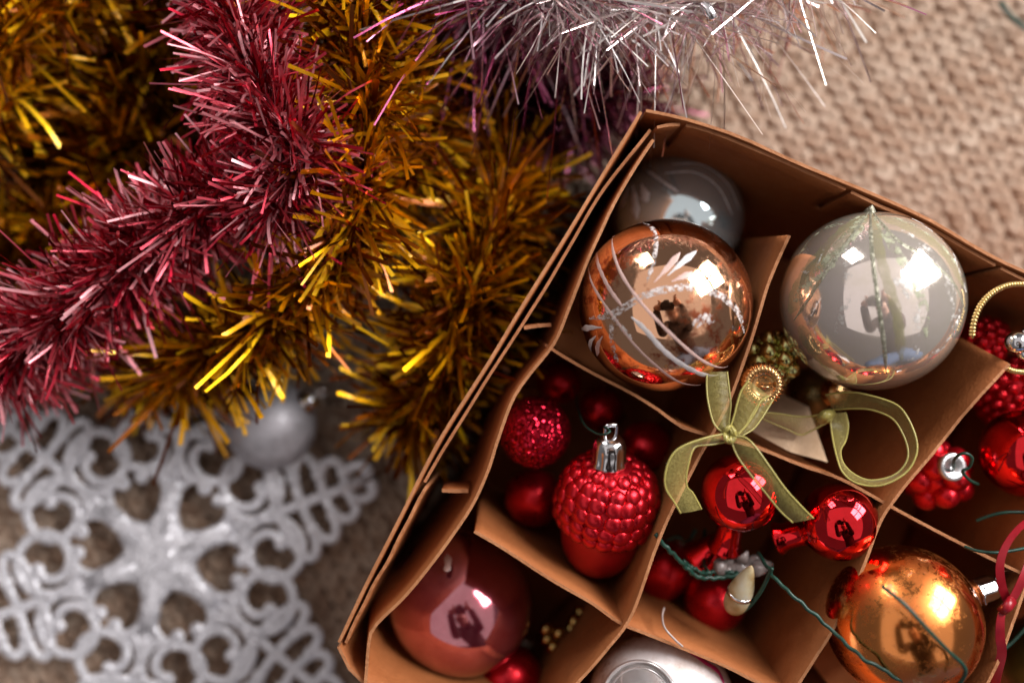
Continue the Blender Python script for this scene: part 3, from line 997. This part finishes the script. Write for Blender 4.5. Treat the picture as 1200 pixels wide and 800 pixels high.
lp = thing("ribbon_loop", "olive organza ribbon standing in a round loop below the pearl ball", "ribbon", P(972, 488, .07))
zl = lambda t: .076 + .018 * math.sin(math.pi * min(1, t * 1.1)) ** .8
ribbon("loop", q1([(470, 330), (560, 318), (650, 326), (790, 370), (850, 430), (893, 530), (895, 610), (850, 690), (760, 745), (680, 757), (600, 737), (548, 690), (525, 630), (508, 560), (495, 480), (490, 415)], zl),
       q1([(500, 400), (600, 394), (690, 402), (780, 440), (830, 510), (856, 590), (845, 650), (800, 700), (730, 725), (660, 727), (592, 694), (550, 645), (541, 590), (565, 540), (575, 470), (562, 412)], lambda t: zl(t) - .003), lp, 90)
ribbon("tail", q1([(480, 415), (400, 430), (330, 430), (250, 418), (160, 410)], lambda t: .072),
       q1([(475, 460), (400, 500), (350, 517), (290, 492), (170, 440)], lambda t: .070), lp)
m = MB(); add_ball(m, P(968, 488, .074), .0022, 16, 10)
add_tube(m, [P(962, 492, .075), P(968, 486, .078), P(974, 484, .075)], .0015, 8)
m.build("knot", M_hem, lp)

# ------------------------------------------------------------------ lower-left compartment
c = P(540, 705, .046); r = 85 * K(.046)
m_, nt, b = new_mat("maroon_frosted_glass")
f = noise(nt, 120, 7, 0.7, seed=21)
nt.links.new(ramp(nt, f, [(0.4, (0.42, 0.045, 0.085)), (0.75, (0.58, 0.14, 0.19))]), b.inputs["Base Color"])
b.inputs["Metallic"].default_value = 0.9
b.inputs["Roughness"].default_value = 0.13
b.inputs["Coat Weight"].default_value = 1.0
b.inputs["Coat IOR"].default_value = 2.3
b.inputs["Coat Roughness"].default_value = 0.06
mo_ = ornament("glass_ball", "maroon lacquered glass bauble with a ridge round it, lower left compartment", c)
m = MB()
axm = Vector((.12, .55, .83))
prof = sphere_prof(r, 56, squash=.88)
prof = [(rr * (1 + .022 * math.exp(-((h / r + .30) / .035) ** 2) + .015 * math.exp(-((h / r + .42) / .03) ** 2)), h) for rr, h in prof]
add_lathe(m, prof, place(c, axm), 96)
m.build("ball", m_, mo_)
m = MB(); stroke(m, c, r, [(-.18, .60), (-.17, .50), (-.19, .38)], .0022, 1.01, 10)
m.build("painted_drop", M_pink_paint, mo_)

M_goldbead = mirror_glass("old_gold_glass", (0.62, 0.42, 0.14), (0.30, 0.20, 0.06), (0.08, 0.25), 80, (0.45, 0.8), 14)
gk = ornament("bead_string", "string of small old-gold beads in shade beside the maroon bauble", P(665, 735, .04), "beads")
bm_ = MB(); add_ball(bm_, (0, 0, 0), .0024, 20, 14); gme = bm_.mesh("bead", M_goldbead)
for (x, y) in ((641, 748), (648, 757), (655, 741), (661, 750), (669, 735), (676, 744), (673, 727), (683, 731), (690, 722), (694, 714), (652, 765), (665, 760), (684, 744), (640, 736), (680, 716)):
    link("bead", gme, gk, P(x, y, .034 + random.uniform(0, .006)))

# white bauble with a ringed hollow, cut by the lower edge
c = P(775, 826, .066); r = 86 * K(.066)
m_, nt, b = new_mat("worn_white_glass")
f = noise(nt, 55, 8, 0.7, seed=31)
nt.links.new(ramp(nt, f, [(0.46, (0.88, 0.82, 0.82)), (0.58, (0.70, 0.60, 0.56)), (0.66, (0.30, 0.16, 0.08))]), b.inputs["Base Color"])
b.inputs["Metallic"].default_value = 0.1
b.inputs["Roughness"].default_value = 0.25
b.inputs["Coat Weight"].default_value = 0.5
wb = ornament("glass_ball", "worn white glass bauble with ringed silver hollow, cut by the lower edge", c)
axw = ball_frame(c) @ Vector((-.33, .02, .94)).normalized()
m = MB()
prof = sphere_prof(r, 56, -90, 57)
add_lathe(m, prof, place(c, axw), 96, 0)
a1 = R(57); rr0, h0 = r * math.cos(a1), r * math.sin(a1)
m2 = MB()
pr = [(rr0 * f_, h0 - r * d_) for f_, d_ in ((1.0, .0), (.99, -.03), (.93, -.035), (.90, .02), (.86, .03), (.82, .0), (.78, .0), (.74, .06), (.5, .16), (.25, .21), (1e-6, .23))]
add_lathe(m2, [tuple(t) for t in spline(pr, 60)], place(c, axw), 96)
m.build("ball", m_, wb)
m2.build("hollow", mirror_glass("white_silver_hollow", (0.86, 0.83, 0.84), (0.6, 0.55, 0.52), (0.08, 0.3), 60, (0.5, 0.75), 51, 0.7), wb)
m = MB(); stroke(m, c, r, zs([(802, 762), (823, 777), (840, 788), (846, 802)], 775, 826, 86), .0022, 1.006, 20)
m.build("painted_stroke", paint("magenta_enamel", (0.62, 0.03, 0.18)), wb)
m = MB(); add_tube(m, spline([P(x, y, .088) for x, y in ((850, 782), (846, 792), (852, 800))], 10), .0010, 6)

# ------------------------------------------------------------------ lower-right: copper bauble with red ribbon
c = P(1058, 728, .079); r = 88 * K(.079)
M_copper2 = mirror_glass("orange_copper_glass", (0.95, 0.33, 0.085), (0.70, 0.20, 0.05), (0.16, 0.40), 200, (0.50, 0.64), 41)
cb = ornament("glass_ball", "orange copper glass bauble with silver cap on its side and a red ribbon", c)
axb = Vector((.93, .34, -.05)).normalized()
m = MB()
prof = sphere_prof(r, 50, -90, 72) + [(r * .22, r * .985), (r * .17, r * 1.04), (r * .165, r * 1.12)]
add_lathe(m, prof, place(c, axb), 96)
m.build("ball", M_copper2, cb)
cap = hanger(cb, c + axb * r * 1.06, axb, .0040, .0075, M_chrome, 40, 9, False)
m = MB()
hb = c + axb * (r * 1.06 + .0075)
sd = axb.cross(Vector((0, 0, 1))).normalized()
add_tube(m, [hb + axb * (.0028 - .0034 * math.cos(t)) + (-sd) * (.0032 * math.sin(t)) for t in np.linspace(.2, 6.0, 28)], .00045, 8)
m.build("hanger_loop", M_chrome, cap)

M_redrib = satin("red_ribbon_satin", (0.36, 0.006, 0.016), .38, 0.0, .6, coat=0.1)


def flat_ribbon(mb, pts, width, n=50, tw=0.0, th=.00025, tw0=0.0):
    p, T, N, B = frames(spline([P(*x) for x in pts], n))
    vs = []
    for i in range(n):
        a = tw0 + tw * i / n
        s = N[i] * math.cos(a) + B[i] * math.sin(a)
        u = T[i].cross(s)
        for sx, ux in ((-1, -1), (1, -1), (1, 1), (-1, 1)):
            vs.append(p[i] + s * (sx * width / 2) + u * (ux * th / 2))
    fs = [(i * 4 + k, i * 4 + (k + 1) % 4, i * 4 + 4 + (k + 1) % 4, i * 4 + 4 + k) for i in range(n - 1) for k in range(4)] + [(3, 2, 1, 0), tuple((n - 1) * 4 + k for k in range(4))]
    mb.add(vs, fs)


rr_ = thing("red_ribbon", "narrow red ribbon knotted by the copper bauble's silver cap", "ribbon", P(1178, 705, .085))
m = MB(); flat_ribbon(m, [(1215, 606, .090), (1196, 617, .092), (1180, 637, .092), (1172, 660, .091), (1174, 685, .089), (1182, 707, .088)], .0024, tw=.9, tw0=1.1); m.build("loop", M_redrib, rr_, False)
m = MB(); flat_ribbon(m, [(1210, 650, .090), (1200, 675, .091), (1190, 695, .090), (1180, 710, .089)], .0026, tw=-.5, tw0=1.8); m.build("loop", M_redrib, rr_, False)
m = MB(); flat_ribbon(m, [(1180, 708, .090), (1173, 722, .090), (1172, 745, .088), (1174, 765, .086), (1168, 790, .084), (1164, 812, .083)], .0026, tw=1.4, tw0=1.2); m.build("tail", M_redrib, rr_, False)
m = MB(); add_tube(m, [P(1186, 703, .090), P(1181, 710, .0915), P(1174, 716, .090)], .0016, 10, 0, .8); m.build("knot", M_redrib, rr_)

og = ornament("glass_ball", "dark green ball beyond the last divider in the lower right corner", P(1225, 770, .045))
m = MB(); add_ball(m, P(1225, 770, .045), 50 * K(.045), 40, 28); m.build("ball", satin("dark_green_lacquer", (0.10, 0.11, 0.03), .35, .7), og)

# ------------------------------------------------------------------ right-hand compartment
def berry(name, label, c, r, bead_r, n, mat, cat="berry bauble"):
    o = ornament(name, label, c, cat)
    m = MB(); add_ball(m, c, r, 40, 28); m.build("core", mat, o)
    b_ = MB(); add_ball(b_, (0, 0, 0), bead_r, 24, 16); me = b_.mesh("berry", mat)
    for d in fib(n):
        link("berry", me, o, c + d * r * .97)
    return o


c = P(1098, 556, .058)
bb = berry("berry_bauble", "bumpy red berry bauble with a silver cap and green wire loop", c, 30 * K(.058), 15.5 * K(.058), 16, M_redsatin)
hax = Vector((.30, .18, .92))
hb = c + hax.normalized() * 45 * K(.058)
m = MB(); rc = 17 * K(.074)
hb = P(1117, 547, .070)
add_lathe(m, [(rc * .86, -.0050), (rc * .98, -.0012), (rc, 0), (rc * .9, .0005), (rc * .62, .0004), (rc * .55, .0001), (rc * .30, .0003), (rc * .24, -.0012), (1e-6, -.0012)], place(hb, (.12, .10, 1)), 60, 0,
          ripple=lambda i, a: 1 + (.02 * math.cos(22 * a) if i < 4 else 0))
m.build("hanger_cap", satin("brushed_silver_cap", (0.74, 0.74, 0.76), .3, .9, .75), bb)
wire("wire", "dark green wire looped on the berry bauble's silver cap", [(1117, 551, .070), (1119, 537, .078), (1130, 531, .081), (1139, 536, .080), (1136, 547, .078), (1128, 552, .077), (1136, 562, .074), (1146, 567, .070)], .0005)

c = P(1203, 530, .066)
o = ornament("glass_ball", "glossy deep red ball cut by the right-hand edge", c)
m = MB(); add_ball(m, c, 53 * K(.066), 80, 50); m.build("ball", M_redmirror, o)
berry("berry_bauble", "knobbly red raspberry bauble behind the glossy red ball at the right-hand edge", P(1190, 462, .045), 42 * K(.045), 7.5 * K(.045), 110, M_redsatin)
berry("berry_bauble", "small knobbly red bauble in the back right compartment inside the gold cord loop", P(1157, 398, .050), 22 * K(.050), 7 * K(.05), 40, M_redsatin)

ch = thing("bead_chain", "gold beaded cord in a loop by the right-hand edge", "cord", P(1170, 385, .09))
M_goldcord = satin("gold_cord", (0.78, 0.55, 0.22), .3, .9, .7)
pts = spline([P(*p) for p in ((1215, 336, .084), (1200, 333, .086), (1180, 334.5, .088), (1163, 343, .090), (1149, 358, .092), (1141, 378, .093), (1139, 396, .092))], 34)
b_ = MB(); add_lathe(b_, [(1e-6, -.00045), (.0008, -.00036), (.00098, 0), (.0008, .00036), (1e-6, .00045)], Matrix.Identity(4), 10); cme = b_.mesh("link", M_goldcord)
for i in range(len(pts) - 1):
    d = Vector(pts[i + 1]) - Vector(pts[i])
    link("link", cme, ch, Vector(pts[i]), Vector((0, 0, 1)).rotation_difference(d.normalized()))
m = MB(); add_tube(m, pts, .00055, 6); m.build("core", M_goldcord, ch)
pts = spline([P(*p) for p in ((1178, 431, .086), (1190, 435, .087), (1215, 437, .087))], 18)
for i in range(len(pts) - 1):
    d = Vector(pts[i + 1]) - Vector(pts[i])
    link("link", cme, ch, Vector(pts[i]), Vector((0, 0, 1)).rotation_difference(d.normalized()))
c = P(1192, 401, .088)
o = ornament("silver_bead", "pair of polished silver beads by the gold cord at the right-hand edge", c, "beads")
m = MB(); add_ball(m, c, 13.5 * K(.088), 40, 28); m.build("bead", M_chrome, o)
m = MB(); add_ball(m, P(1206, 391, .086), 10 * K(.086), 40, 28); m.build("bead", M_chrome, o)
m = MB(); add_ball(m, P(1201, 413, .086), 10 * K(.086), 40, 28); m.build("bead", M_chrome, o)

# ------------------------------------------------------------------ glitter snowflake on the rug
M_sglit = glitter("silver_glitter", (0.84, 0.83, 0.88), 1300, 0.8, 0.32, 0.3, (0.62, 0.61, 0.66))
ctr = P(187, 652, .010)
RS = 263 * K(.010)
sf = thing("snowflake", "large silver glitter snowflake of scrolls lying on the rug", "snowflake", ctr)
TUB = .0240 * RS


def bz(a, b_, c_, d_, n=14):
    a, b_, c_, d_ = map(np.array, (a, b_, c_, d_))
    t = np.linspace(0, 1, n)[:, None]
    return (1 - t) ** 3 * a + 3 * (1 - t) ** 2 * t * b_ + 3 * (1 - t) * t * t * c_ + t ** 3 * d_


def arm_mesh():
    m = MB()

    def bar(p2, w=1.0, blob=0.0):
        p3 = [Vector((x * RS, y * RS, 0)) for x, y in p2]
        add_tube(m, p3, TUB * w * 1.04, 8, 0, .40)
        if blob:
            add_ball(m, p3[-1], TUB * blob, 14, 10, 0, (0, 0, 1), .42)
    bar([(.12, 0), (.5, 0), (.86, 0), (1.0, 0)], 1.0, .9)
    bar([(.10, 0), (.22, 0), (.34, 0)], 1.9)
    for s in (-1, 1):
        cx, cy = .50 * math.cos(R(16.5)), s * .50 * math.sin(R(16.5))
        # scroll: ring that winds inwards to a knob
        pts = []
        for i in range(44):
            t = i / 43
            a = R(-150) + t * R(500)
            rad = .138 if t < .52 else .138 - ((t - .52) / .48) ** .8 * .088
            pts.append((cx + rad * math.cos(a), cy + s * rad * math.sin(a)))
        bar(pts, .95, 1.35)
        # hub petal: from the arm's root round the hole to a knob between the arms
        d = lambda rad, ang: (rad * math.cos(R(ang)), s * rad * math.sin(R(ang)))
        bar(bz(d(.25, 3), d(.34, 2), d(.43, 14), d(.365, 23)), 1.0, 1.4)
        # leaf loops up the arm
        for dd, w in ((.565, .205), (.675, .165), (.785, .115), (.885, .065)):
            bar(bz((dd, 0), (dd - .01, s * w * 1.45), (dd + .125, s * w * 1.45), (dd + .115, s * w * .60)), .95, 1.3)
    return m.mesh("arm", M_sglit)


am = arm_mesh()
for k in range(6):
    q = Quaternion((0, 0, 1), R(20 + 60 * k + random.uniform(-.6, .6)))
    link("arm", am, sf, ctr, q)
m = MB()
add_lathe(m, [(RS * .170, -TUB * .6), (RS * .205, 0), (RS * .178, TUB * .62), (1e-6, TUB * .85)], place(ctr, (0, 0, 1)), 48, 0, ripple=lambda i, a: 1 + .20 * math.cos(6 * (a - R(20))))
m.build("hub", M_sglit, sf)

# silver bauble half hidden under the gold tinsel, and another scrap of silver below
c = P(318, 498, .018)
o = ornament("silver_ball", "frosted silver ball half hidden under gold tinsel above the snowflake", c)
m = MB(); add_ball(m, c, 52 * K(.018), 48, 32); m.build("ball", satin("frosted_silver", (0.50, 0.48, 0.52), .60, .5), o)
hanger(o, c + Vector((.8, .5, .2)).normalized() * 51 * K(.018), (.8, .5, .2), .004, .005, M_chrome, 20, 10)

# ------------------------------------------------------------------ tinsel garlands
def tinsel(label, path, n, length, width, mat, group, rad=1.0, tilt=0.5, clump=0.7, seed=0, lean=(0, 0, 0), core_mat=None, segs=4, curl=0.26, scatter=.28, zmin=.004, spread=(0, 360)):
    """a garland: a twisted core wire with a dense fringe of thin foil strips"""
    rg = np.random.default_rng(seed)
    pts = spline([P(*p) for p in path], 240)
    mid = pts[120]
    t = thing("tinsel_garland", label, "tinsel", (mid[0], mid[1], 0.0), group)
    T = np.gradient(pts, axis=0); T /= np.linalg.norm(T, axis=1)[:, None]
    up = np.array([0, 0, 1.0])
    S = np.cross(T, up); S /= np.linalg.norm(S, axis=1)[:, None] + 1e-9
    U = np.cross(S, T)
    u = rg.uniform(0, 239, n)
    i = u.astype(int)
    base = pts[i] + (u - i)[:, None] * (pts[np.minimum(i + 1, 239)] - pts[i]) + rg.normal(0, .0016, (n, 3))
    a = np.radians(rg.uniform(spread[0], spread[1], n))
    rad_dir = S[i] * np.cos(a)[:, None] + U[i] * np.sin(a)[:, None]
    # clumps: neighbouring strips sweep the same way along the cord
    ph = rg.uniform(0, 6.28, 6)
    sw = 1.35 * sum(np.sin(u / 239 * f * 6.28 + p + 2 * np.sin(a + p)) for f, p in zip((2.3, 5.1, 8.7, 13.1, 19, 27), ph)) / 2.2
    al = tilt * rg.normal(0, 1, n) * (1 - clump) * 1.2 + clump * sw * 0.9
    d0 = rad_dir * np.cos(al)[:, None] + T[i] * np.sin(al)[:, None]
    d0 = d0 + rg.normal(0, scatter, (n, 3))
    d0 /= np.linalg.norm(d0, axis=1)[:, None]
    bend = rg.normal(0, 1, (n, 3)) * (curl * rg.gamma(1.4, .75, n))[:, None] + np.array(lean) + np.array([0, 0, -.10])
    L = length * rad * np.clip(rg.normal(1, .30, n), .3, 1.45)
    L *= 1 + .45 * np.sin(u / 239 * 6.28 * 4.3 + ph[0] + 1.7 * np.sin(a)) * np.sin(u / 239 * 6.28 * 9.1 + ph[1] - a)
    W = width * np.clip(rg.normal(1, .2, n), .5, 1.5)
    side = np.cross(d0, rg.normal(0, 1, (n, 3))); side /= np.linalg.norm(side, axis=1)[:, None] + 1e-9
    tw = rg.normal(0, .5, n)
    V = np.zeros((n, segs + 1, 2, 3))
    pcur = base.copy(); d = d0.copy()
    sidec = side
    for k in range(segs + 1):
        f = k / segs
        ww = W * (1.0 if k else .5)
        V[:, k, 0] = pcur - sidec * (ww / 2)[:, None]
        V[:, k, 1] = pcur + sidec * (ww / 2)[:, None]
        d = d + bend / segs
        d /= np.linalg.norm(d, axis=1)[:, None]
        pcur = pcur + d * (L / segs)[:, None]
        nn = np.cross(d, sidec)
        sidec = sidec + nn * (tw / segs)[:, None]
        sidec = sidec - d * np.sum(sidec * d, 1)[:, None]
        sidec /= np.linalg.norm(sidec, axis=1)[:, None] + 1e-9
    V[..., 2] = np.where(V[..., 2] < zmin, zmin + np.abs(rg.normal(0, .0015, V.shape[:-1])), V[..., 2])
    nv = (segs + 1) * 2
    verts = V.reshape(-1, 3)
    o_ = (np.arange(n) * nv)[:, None, None]
    kk = (np.arange(segs) * 2)[None, :, None]
    q = (o_ + kk + np.array([0, 1, 3, 2])[None, None, :]).reshape(-1, 4)
    me = bpy.data.meshes.new("fringe")
    me.vertices.add(len(verts)); me.vertices.foreach_set("co", (verts - np.array(t.location)).astype(np.float32).ravel())
    me.loops.add(q.size); me.loops.foreach_set("vertex_index", q.astype(np.int32).ravel())
    me.polygons.add(len(q)); me.polygons.foreach_set("loop_start", np.arange(0, q.size, 4, dtype=np.int32))
    me.polygons.foreach_set("loop_total", np.full(len(q), 4, np.int32))
    me.materials.append(mat)
    me.update(calc_edges=True)
    at = me.attributes.new("tone", 'FLOAT', 'POINT')
    at.data.foreach_set("value", np.repeat(rg.uniform(0, 1, n), nv).astype(np.float32))
    me.validate()
    fo = bpy.data.objects.new("fringe", me)
    scene.collection.objects.link(fo); fo.parent = t
    fo["kind"] = "stuff"
    m = MB()
    for s in (0, math.pi):
        tt = np.arange(240) * .55 + s
        add_tube(m, pts + .0006 * (S * np.cos(tt)[:, None] + U * np.sin(tt)[:, None]), .0006, 6)
    m.build("core_wire", core_mat or mat, t)
    return t


M_core_gold = satin("gold_core_wire", (0.35, 0.16, 0.02), .4, .9)
M_core_red = satin("red_core_wire", (0.22, 0.01, 0.02), .4, .9)
M_core_silver = satin("silver_core_wire", (0.5, 0.45, 0.46), .3, 1.0)
GG = "gold tinsel garlands"
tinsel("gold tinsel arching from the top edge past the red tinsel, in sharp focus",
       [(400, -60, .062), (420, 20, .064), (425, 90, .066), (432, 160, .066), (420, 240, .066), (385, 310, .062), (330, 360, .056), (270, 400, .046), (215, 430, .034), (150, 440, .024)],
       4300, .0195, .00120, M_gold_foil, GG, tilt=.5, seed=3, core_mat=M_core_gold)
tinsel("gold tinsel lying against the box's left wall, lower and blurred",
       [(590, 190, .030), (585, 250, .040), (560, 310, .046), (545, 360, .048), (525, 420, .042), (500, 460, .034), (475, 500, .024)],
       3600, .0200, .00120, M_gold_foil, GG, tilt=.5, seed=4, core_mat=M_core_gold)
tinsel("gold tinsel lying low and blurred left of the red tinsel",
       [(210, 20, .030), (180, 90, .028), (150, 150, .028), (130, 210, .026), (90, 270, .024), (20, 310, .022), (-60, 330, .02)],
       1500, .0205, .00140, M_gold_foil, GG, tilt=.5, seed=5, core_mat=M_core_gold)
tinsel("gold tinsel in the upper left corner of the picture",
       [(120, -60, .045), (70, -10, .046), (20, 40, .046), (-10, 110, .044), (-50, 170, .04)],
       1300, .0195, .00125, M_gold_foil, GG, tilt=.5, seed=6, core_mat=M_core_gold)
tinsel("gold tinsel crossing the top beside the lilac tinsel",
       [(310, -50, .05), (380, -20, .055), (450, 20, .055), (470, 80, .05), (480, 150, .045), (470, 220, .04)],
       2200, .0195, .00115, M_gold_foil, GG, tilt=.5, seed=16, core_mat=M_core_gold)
tinsel("gold tinsel added underneath the red tinsel, its foil darkened for shade",
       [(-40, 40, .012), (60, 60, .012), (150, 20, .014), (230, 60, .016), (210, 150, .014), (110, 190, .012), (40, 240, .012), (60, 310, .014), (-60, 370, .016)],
       6500, .0260, .0011, M_gold_shade, GG, tilt=.5, seed=36, core_mat=M_core_gold)  # garland added to cover the lit rug with shade-dark strips
GRD = "deep red tinsel garlands"
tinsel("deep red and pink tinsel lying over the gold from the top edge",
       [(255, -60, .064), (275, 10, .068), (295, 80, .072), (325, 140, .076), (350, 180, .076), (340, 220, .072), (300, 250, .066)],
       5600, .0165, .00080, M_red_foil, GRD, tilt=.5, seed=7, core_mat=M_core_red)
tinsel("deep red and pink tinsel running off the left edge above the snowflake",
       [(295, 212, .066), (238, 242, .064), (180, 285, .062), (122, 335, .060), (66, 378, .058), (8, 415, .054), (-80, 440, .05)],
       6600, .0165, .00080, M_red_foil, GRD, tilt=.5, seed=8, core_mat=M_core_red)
tinsel("lilac and wine coloured tinsel of long strands at the top edge",
       [(500, -70, .062), (540, -30, .060), (590, 0, .058), (630, -8, .060), (670, -40, .064)],
       850, .036, .00052, M_lilac_foil, "silver and lilac tinsel", tilt=.5, seed=9, core_mat=M_core_silver, segs=4, curl=.06, scatter=.22, lean=(-.08, -.26, .0))
tinsel("dark wine tinsel added low as shade between the gold tinsel and the box corner",
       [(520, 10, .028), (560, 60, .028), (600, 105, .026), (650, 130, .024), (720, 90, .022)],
       3200, .024, .00085, M_wine_shade, "silver and lilac tinsel", tilt=.5, seed=29, core_mat=M_core_red, segs=3, curl=.08)  # low garland added to darken the rug as if shaded
tinsel("silver tinsel of long spiky strands along the top edge by the box corner",
       [(600, -24, .075), (680, -6, .076), (760, -2, .074), (830, -2, .074), (890, -24, .074), (940, -56, .074), (965, -90, .07)],
       2000, .027, .00046, M_silver_foil, "silver and lilac tinsel", tilt=1.0, clump=.75, seed=10, core_mat=M_core_silver, segs=4, curl=.07, scatter=.25)
# crimped metal ferrule on the silver tinsel's core
m = MB()
fa_, fb_ = P(824, 2, .092), P(838, 26, .092)
add_lathe(m, [(.0011, 0), (.0016, .0004), (.0016, .0058), (.0011, .0062)], place(fa_, fb_ - fa_), 20)
o = m.build("ferrule", M_chrome)
tag(o, "small silver metal clasp crimped on the silver tinsel", "clasp")

# ------------------------------------------------------------------ the photographer, who shows in every mirrored ball
def skin_body(name, joints, bones, mat, parent, root, sub=2):
    me = bpy.data.meshes.new(name)
    keys = list(joints)
    me.from_pydata([joints[k][0] for k in keys], [(keys.index(a), keys.index(b_)) for a, b_ in bones], [])
    o = link(name, me, parent)
    md = o.modifiers.new("skin", 'SKIN')
    md.use_smooth_shade = True
    if not me.skin_vertices:
        bpy.context.view_layer.objects.active = o
    for i, k in enumerate(keys):
        sv = me.skin_vertices[0].data[i]
        rr = joints[k][1]
        sv.radius = rr if isinstance(rr, tuple) else (rr, rr)
        sv.use_root = (k == root)
    o.modifiers.new("smooth", 'SUBSURF').render_levels = sub
    o.data.materials.append(mat)
    return o


M_top = paint("dark_brown_knit", (0.055, 0.035, 0.03), 0.9)
M_jeans = paint("blue_denim", (0.10, 0.16, 0.30), 0.85)
M_skin = paint("skin", (0.62, 0.38, 0.28), 0.5)
M_hair = paint("dark_hair", (0.035, 0.02, 0.014), 0.45)
M_black = paint("black_camera_plastic", (0.02, 0.02, 0.02), 0.4)
pe = thing("person", "person in a dark jumper and blue jeans kneeling with a camera, mirrored in the baubles", "person", (.30, -.55, 0))
J = dict(hip=((.32, -.62, .32), (.15, .12)), waist=((.26, -.50, .45), (.13, .10)), chest=((.17, -.34, .62), (.15, .11)), neck0=((.12, -.25, .70), .07),
         sl=((-.03, -.28, .68), .065), el=((-.03, -.30, .44), .046), wl=((-.09, -.03, .452), .034),
         sr=((.29, -.20, .68), .065), er=((.25, -.24, .45), .046), wr=((.105, .015, .455), .034))
skin_body("jumper", J, [("hip", "waist"), ("waist", "chest"), ("chest", "neck0"), ("chest", "sl"), ("sl", "el"), ("el", "wl"), ("chest", "sr"), ("sr", "er"), ("er", "wr")], M_top, pe, "waist")
J = dict(h=((.32, -.63, .30), (.15, .12)), kl=((.10, -.42, .085), .075), fl=((.20, -.80, .06), .05), tl=((.22, -.90, .04), .04), kr=((.48, -.40, .085), .075), fr=((.44, -.80, .06), .05), tr=((.44, -.90, .04), .04))
skin_body("jeans", J, [("h", "kl"), ("kl", "fl"), ("fl", "tl"), ("h", "kr"), ("kr", "fr"), ("fr", "tr")], M_jeans, pe, "h")
J = dict(n=((.11, -.235, .70), .055), h0=((.05, -.13, .695), (.075, .08)), h1=((.03, -.07, .645), (.078, .085)), ch=((.03, -.10, .60), .045))
skin_body("head", J, [("n", "h0"), ("h0", "h1"), ("h1", "ch")], M_skin, pe, "h0")
m = MB(); add_ball(m, Vector((.045, -.085, .70)), .092, 32, 20, 0, (.3, -.3, 1), .8); add_tube(m, spline([(.09, -.12, .73), (.14, -.17, .68), (.16, -.19, .58), (.15, -.18, .50)], 12), [.045, .05, .05, .05, .048, .045, .042, .04, .035, .03, .022, .012], 12)
m.build("hair", M_hair, pe)
for sx, w in ((-1, (-.09, -.03, .452)), (1, (.105, .015, .455))):
    w = Vector(w)
    m = MB()
    palm = w + Vector((-sx * .032, .018, .004))
    add_ball(m, (w + palm) / 2, .030, 20, 14, 0, (-sx, .5, .1), 1.3)
    m.build("hand", M_skin, pe)
    for k in range(5):
        m = MB()
        b0 = palm + Vector((0, -.022 + k * .014, .0))
        tip = Vector((sx * .012, .012 * (k - 2) , -.022 - .004 * (k % 3)))
        add_tube(m, spline([b0, b0 + Vector((-sx * .010, .004, -.012)), b0 + tip * .8], 10), [.0088, .0088, .0086, .0084, .0082, .008, .0078, .0075, .007, .005], 10)
        m.build("finger", M_skin, pe)
pc = thing("photo_camera", "black camera held over the box, mirrored in the baubles", "camera", (0, 0, H + .02))
m = MB()
add_lathe(m, [(.030, H + .014), (.034, H + .014), (.034, H + .030), (.031, H + .032), (.031, H + .06), (.033, H + .062), (.033, H + .075)], Matrix.Identity(4), 40)
m.build("lens", M_black, pc)
m = MB()
x, y, z0, z1 = .066, .045, H + .073, H + .115
pr = [(-x, -y), (x, -y), (x, y * .55), (.024, y * .6), (.018, y), (-.018, y), (-.024, y * .6), (-x, y * .55)]
n = len(pr)
m.add([(a, b_, z0) for a, b_ in pr] + [(a, b_, z1) for a, b_ in pr], [tuple(range(n))[::-1], tuple(range(n, 2 * n))] + [(i, (i + 1) % n, n + (i + 1) % n, n + i) for i in range(n)])
m.build("body", M_black, pc, False)
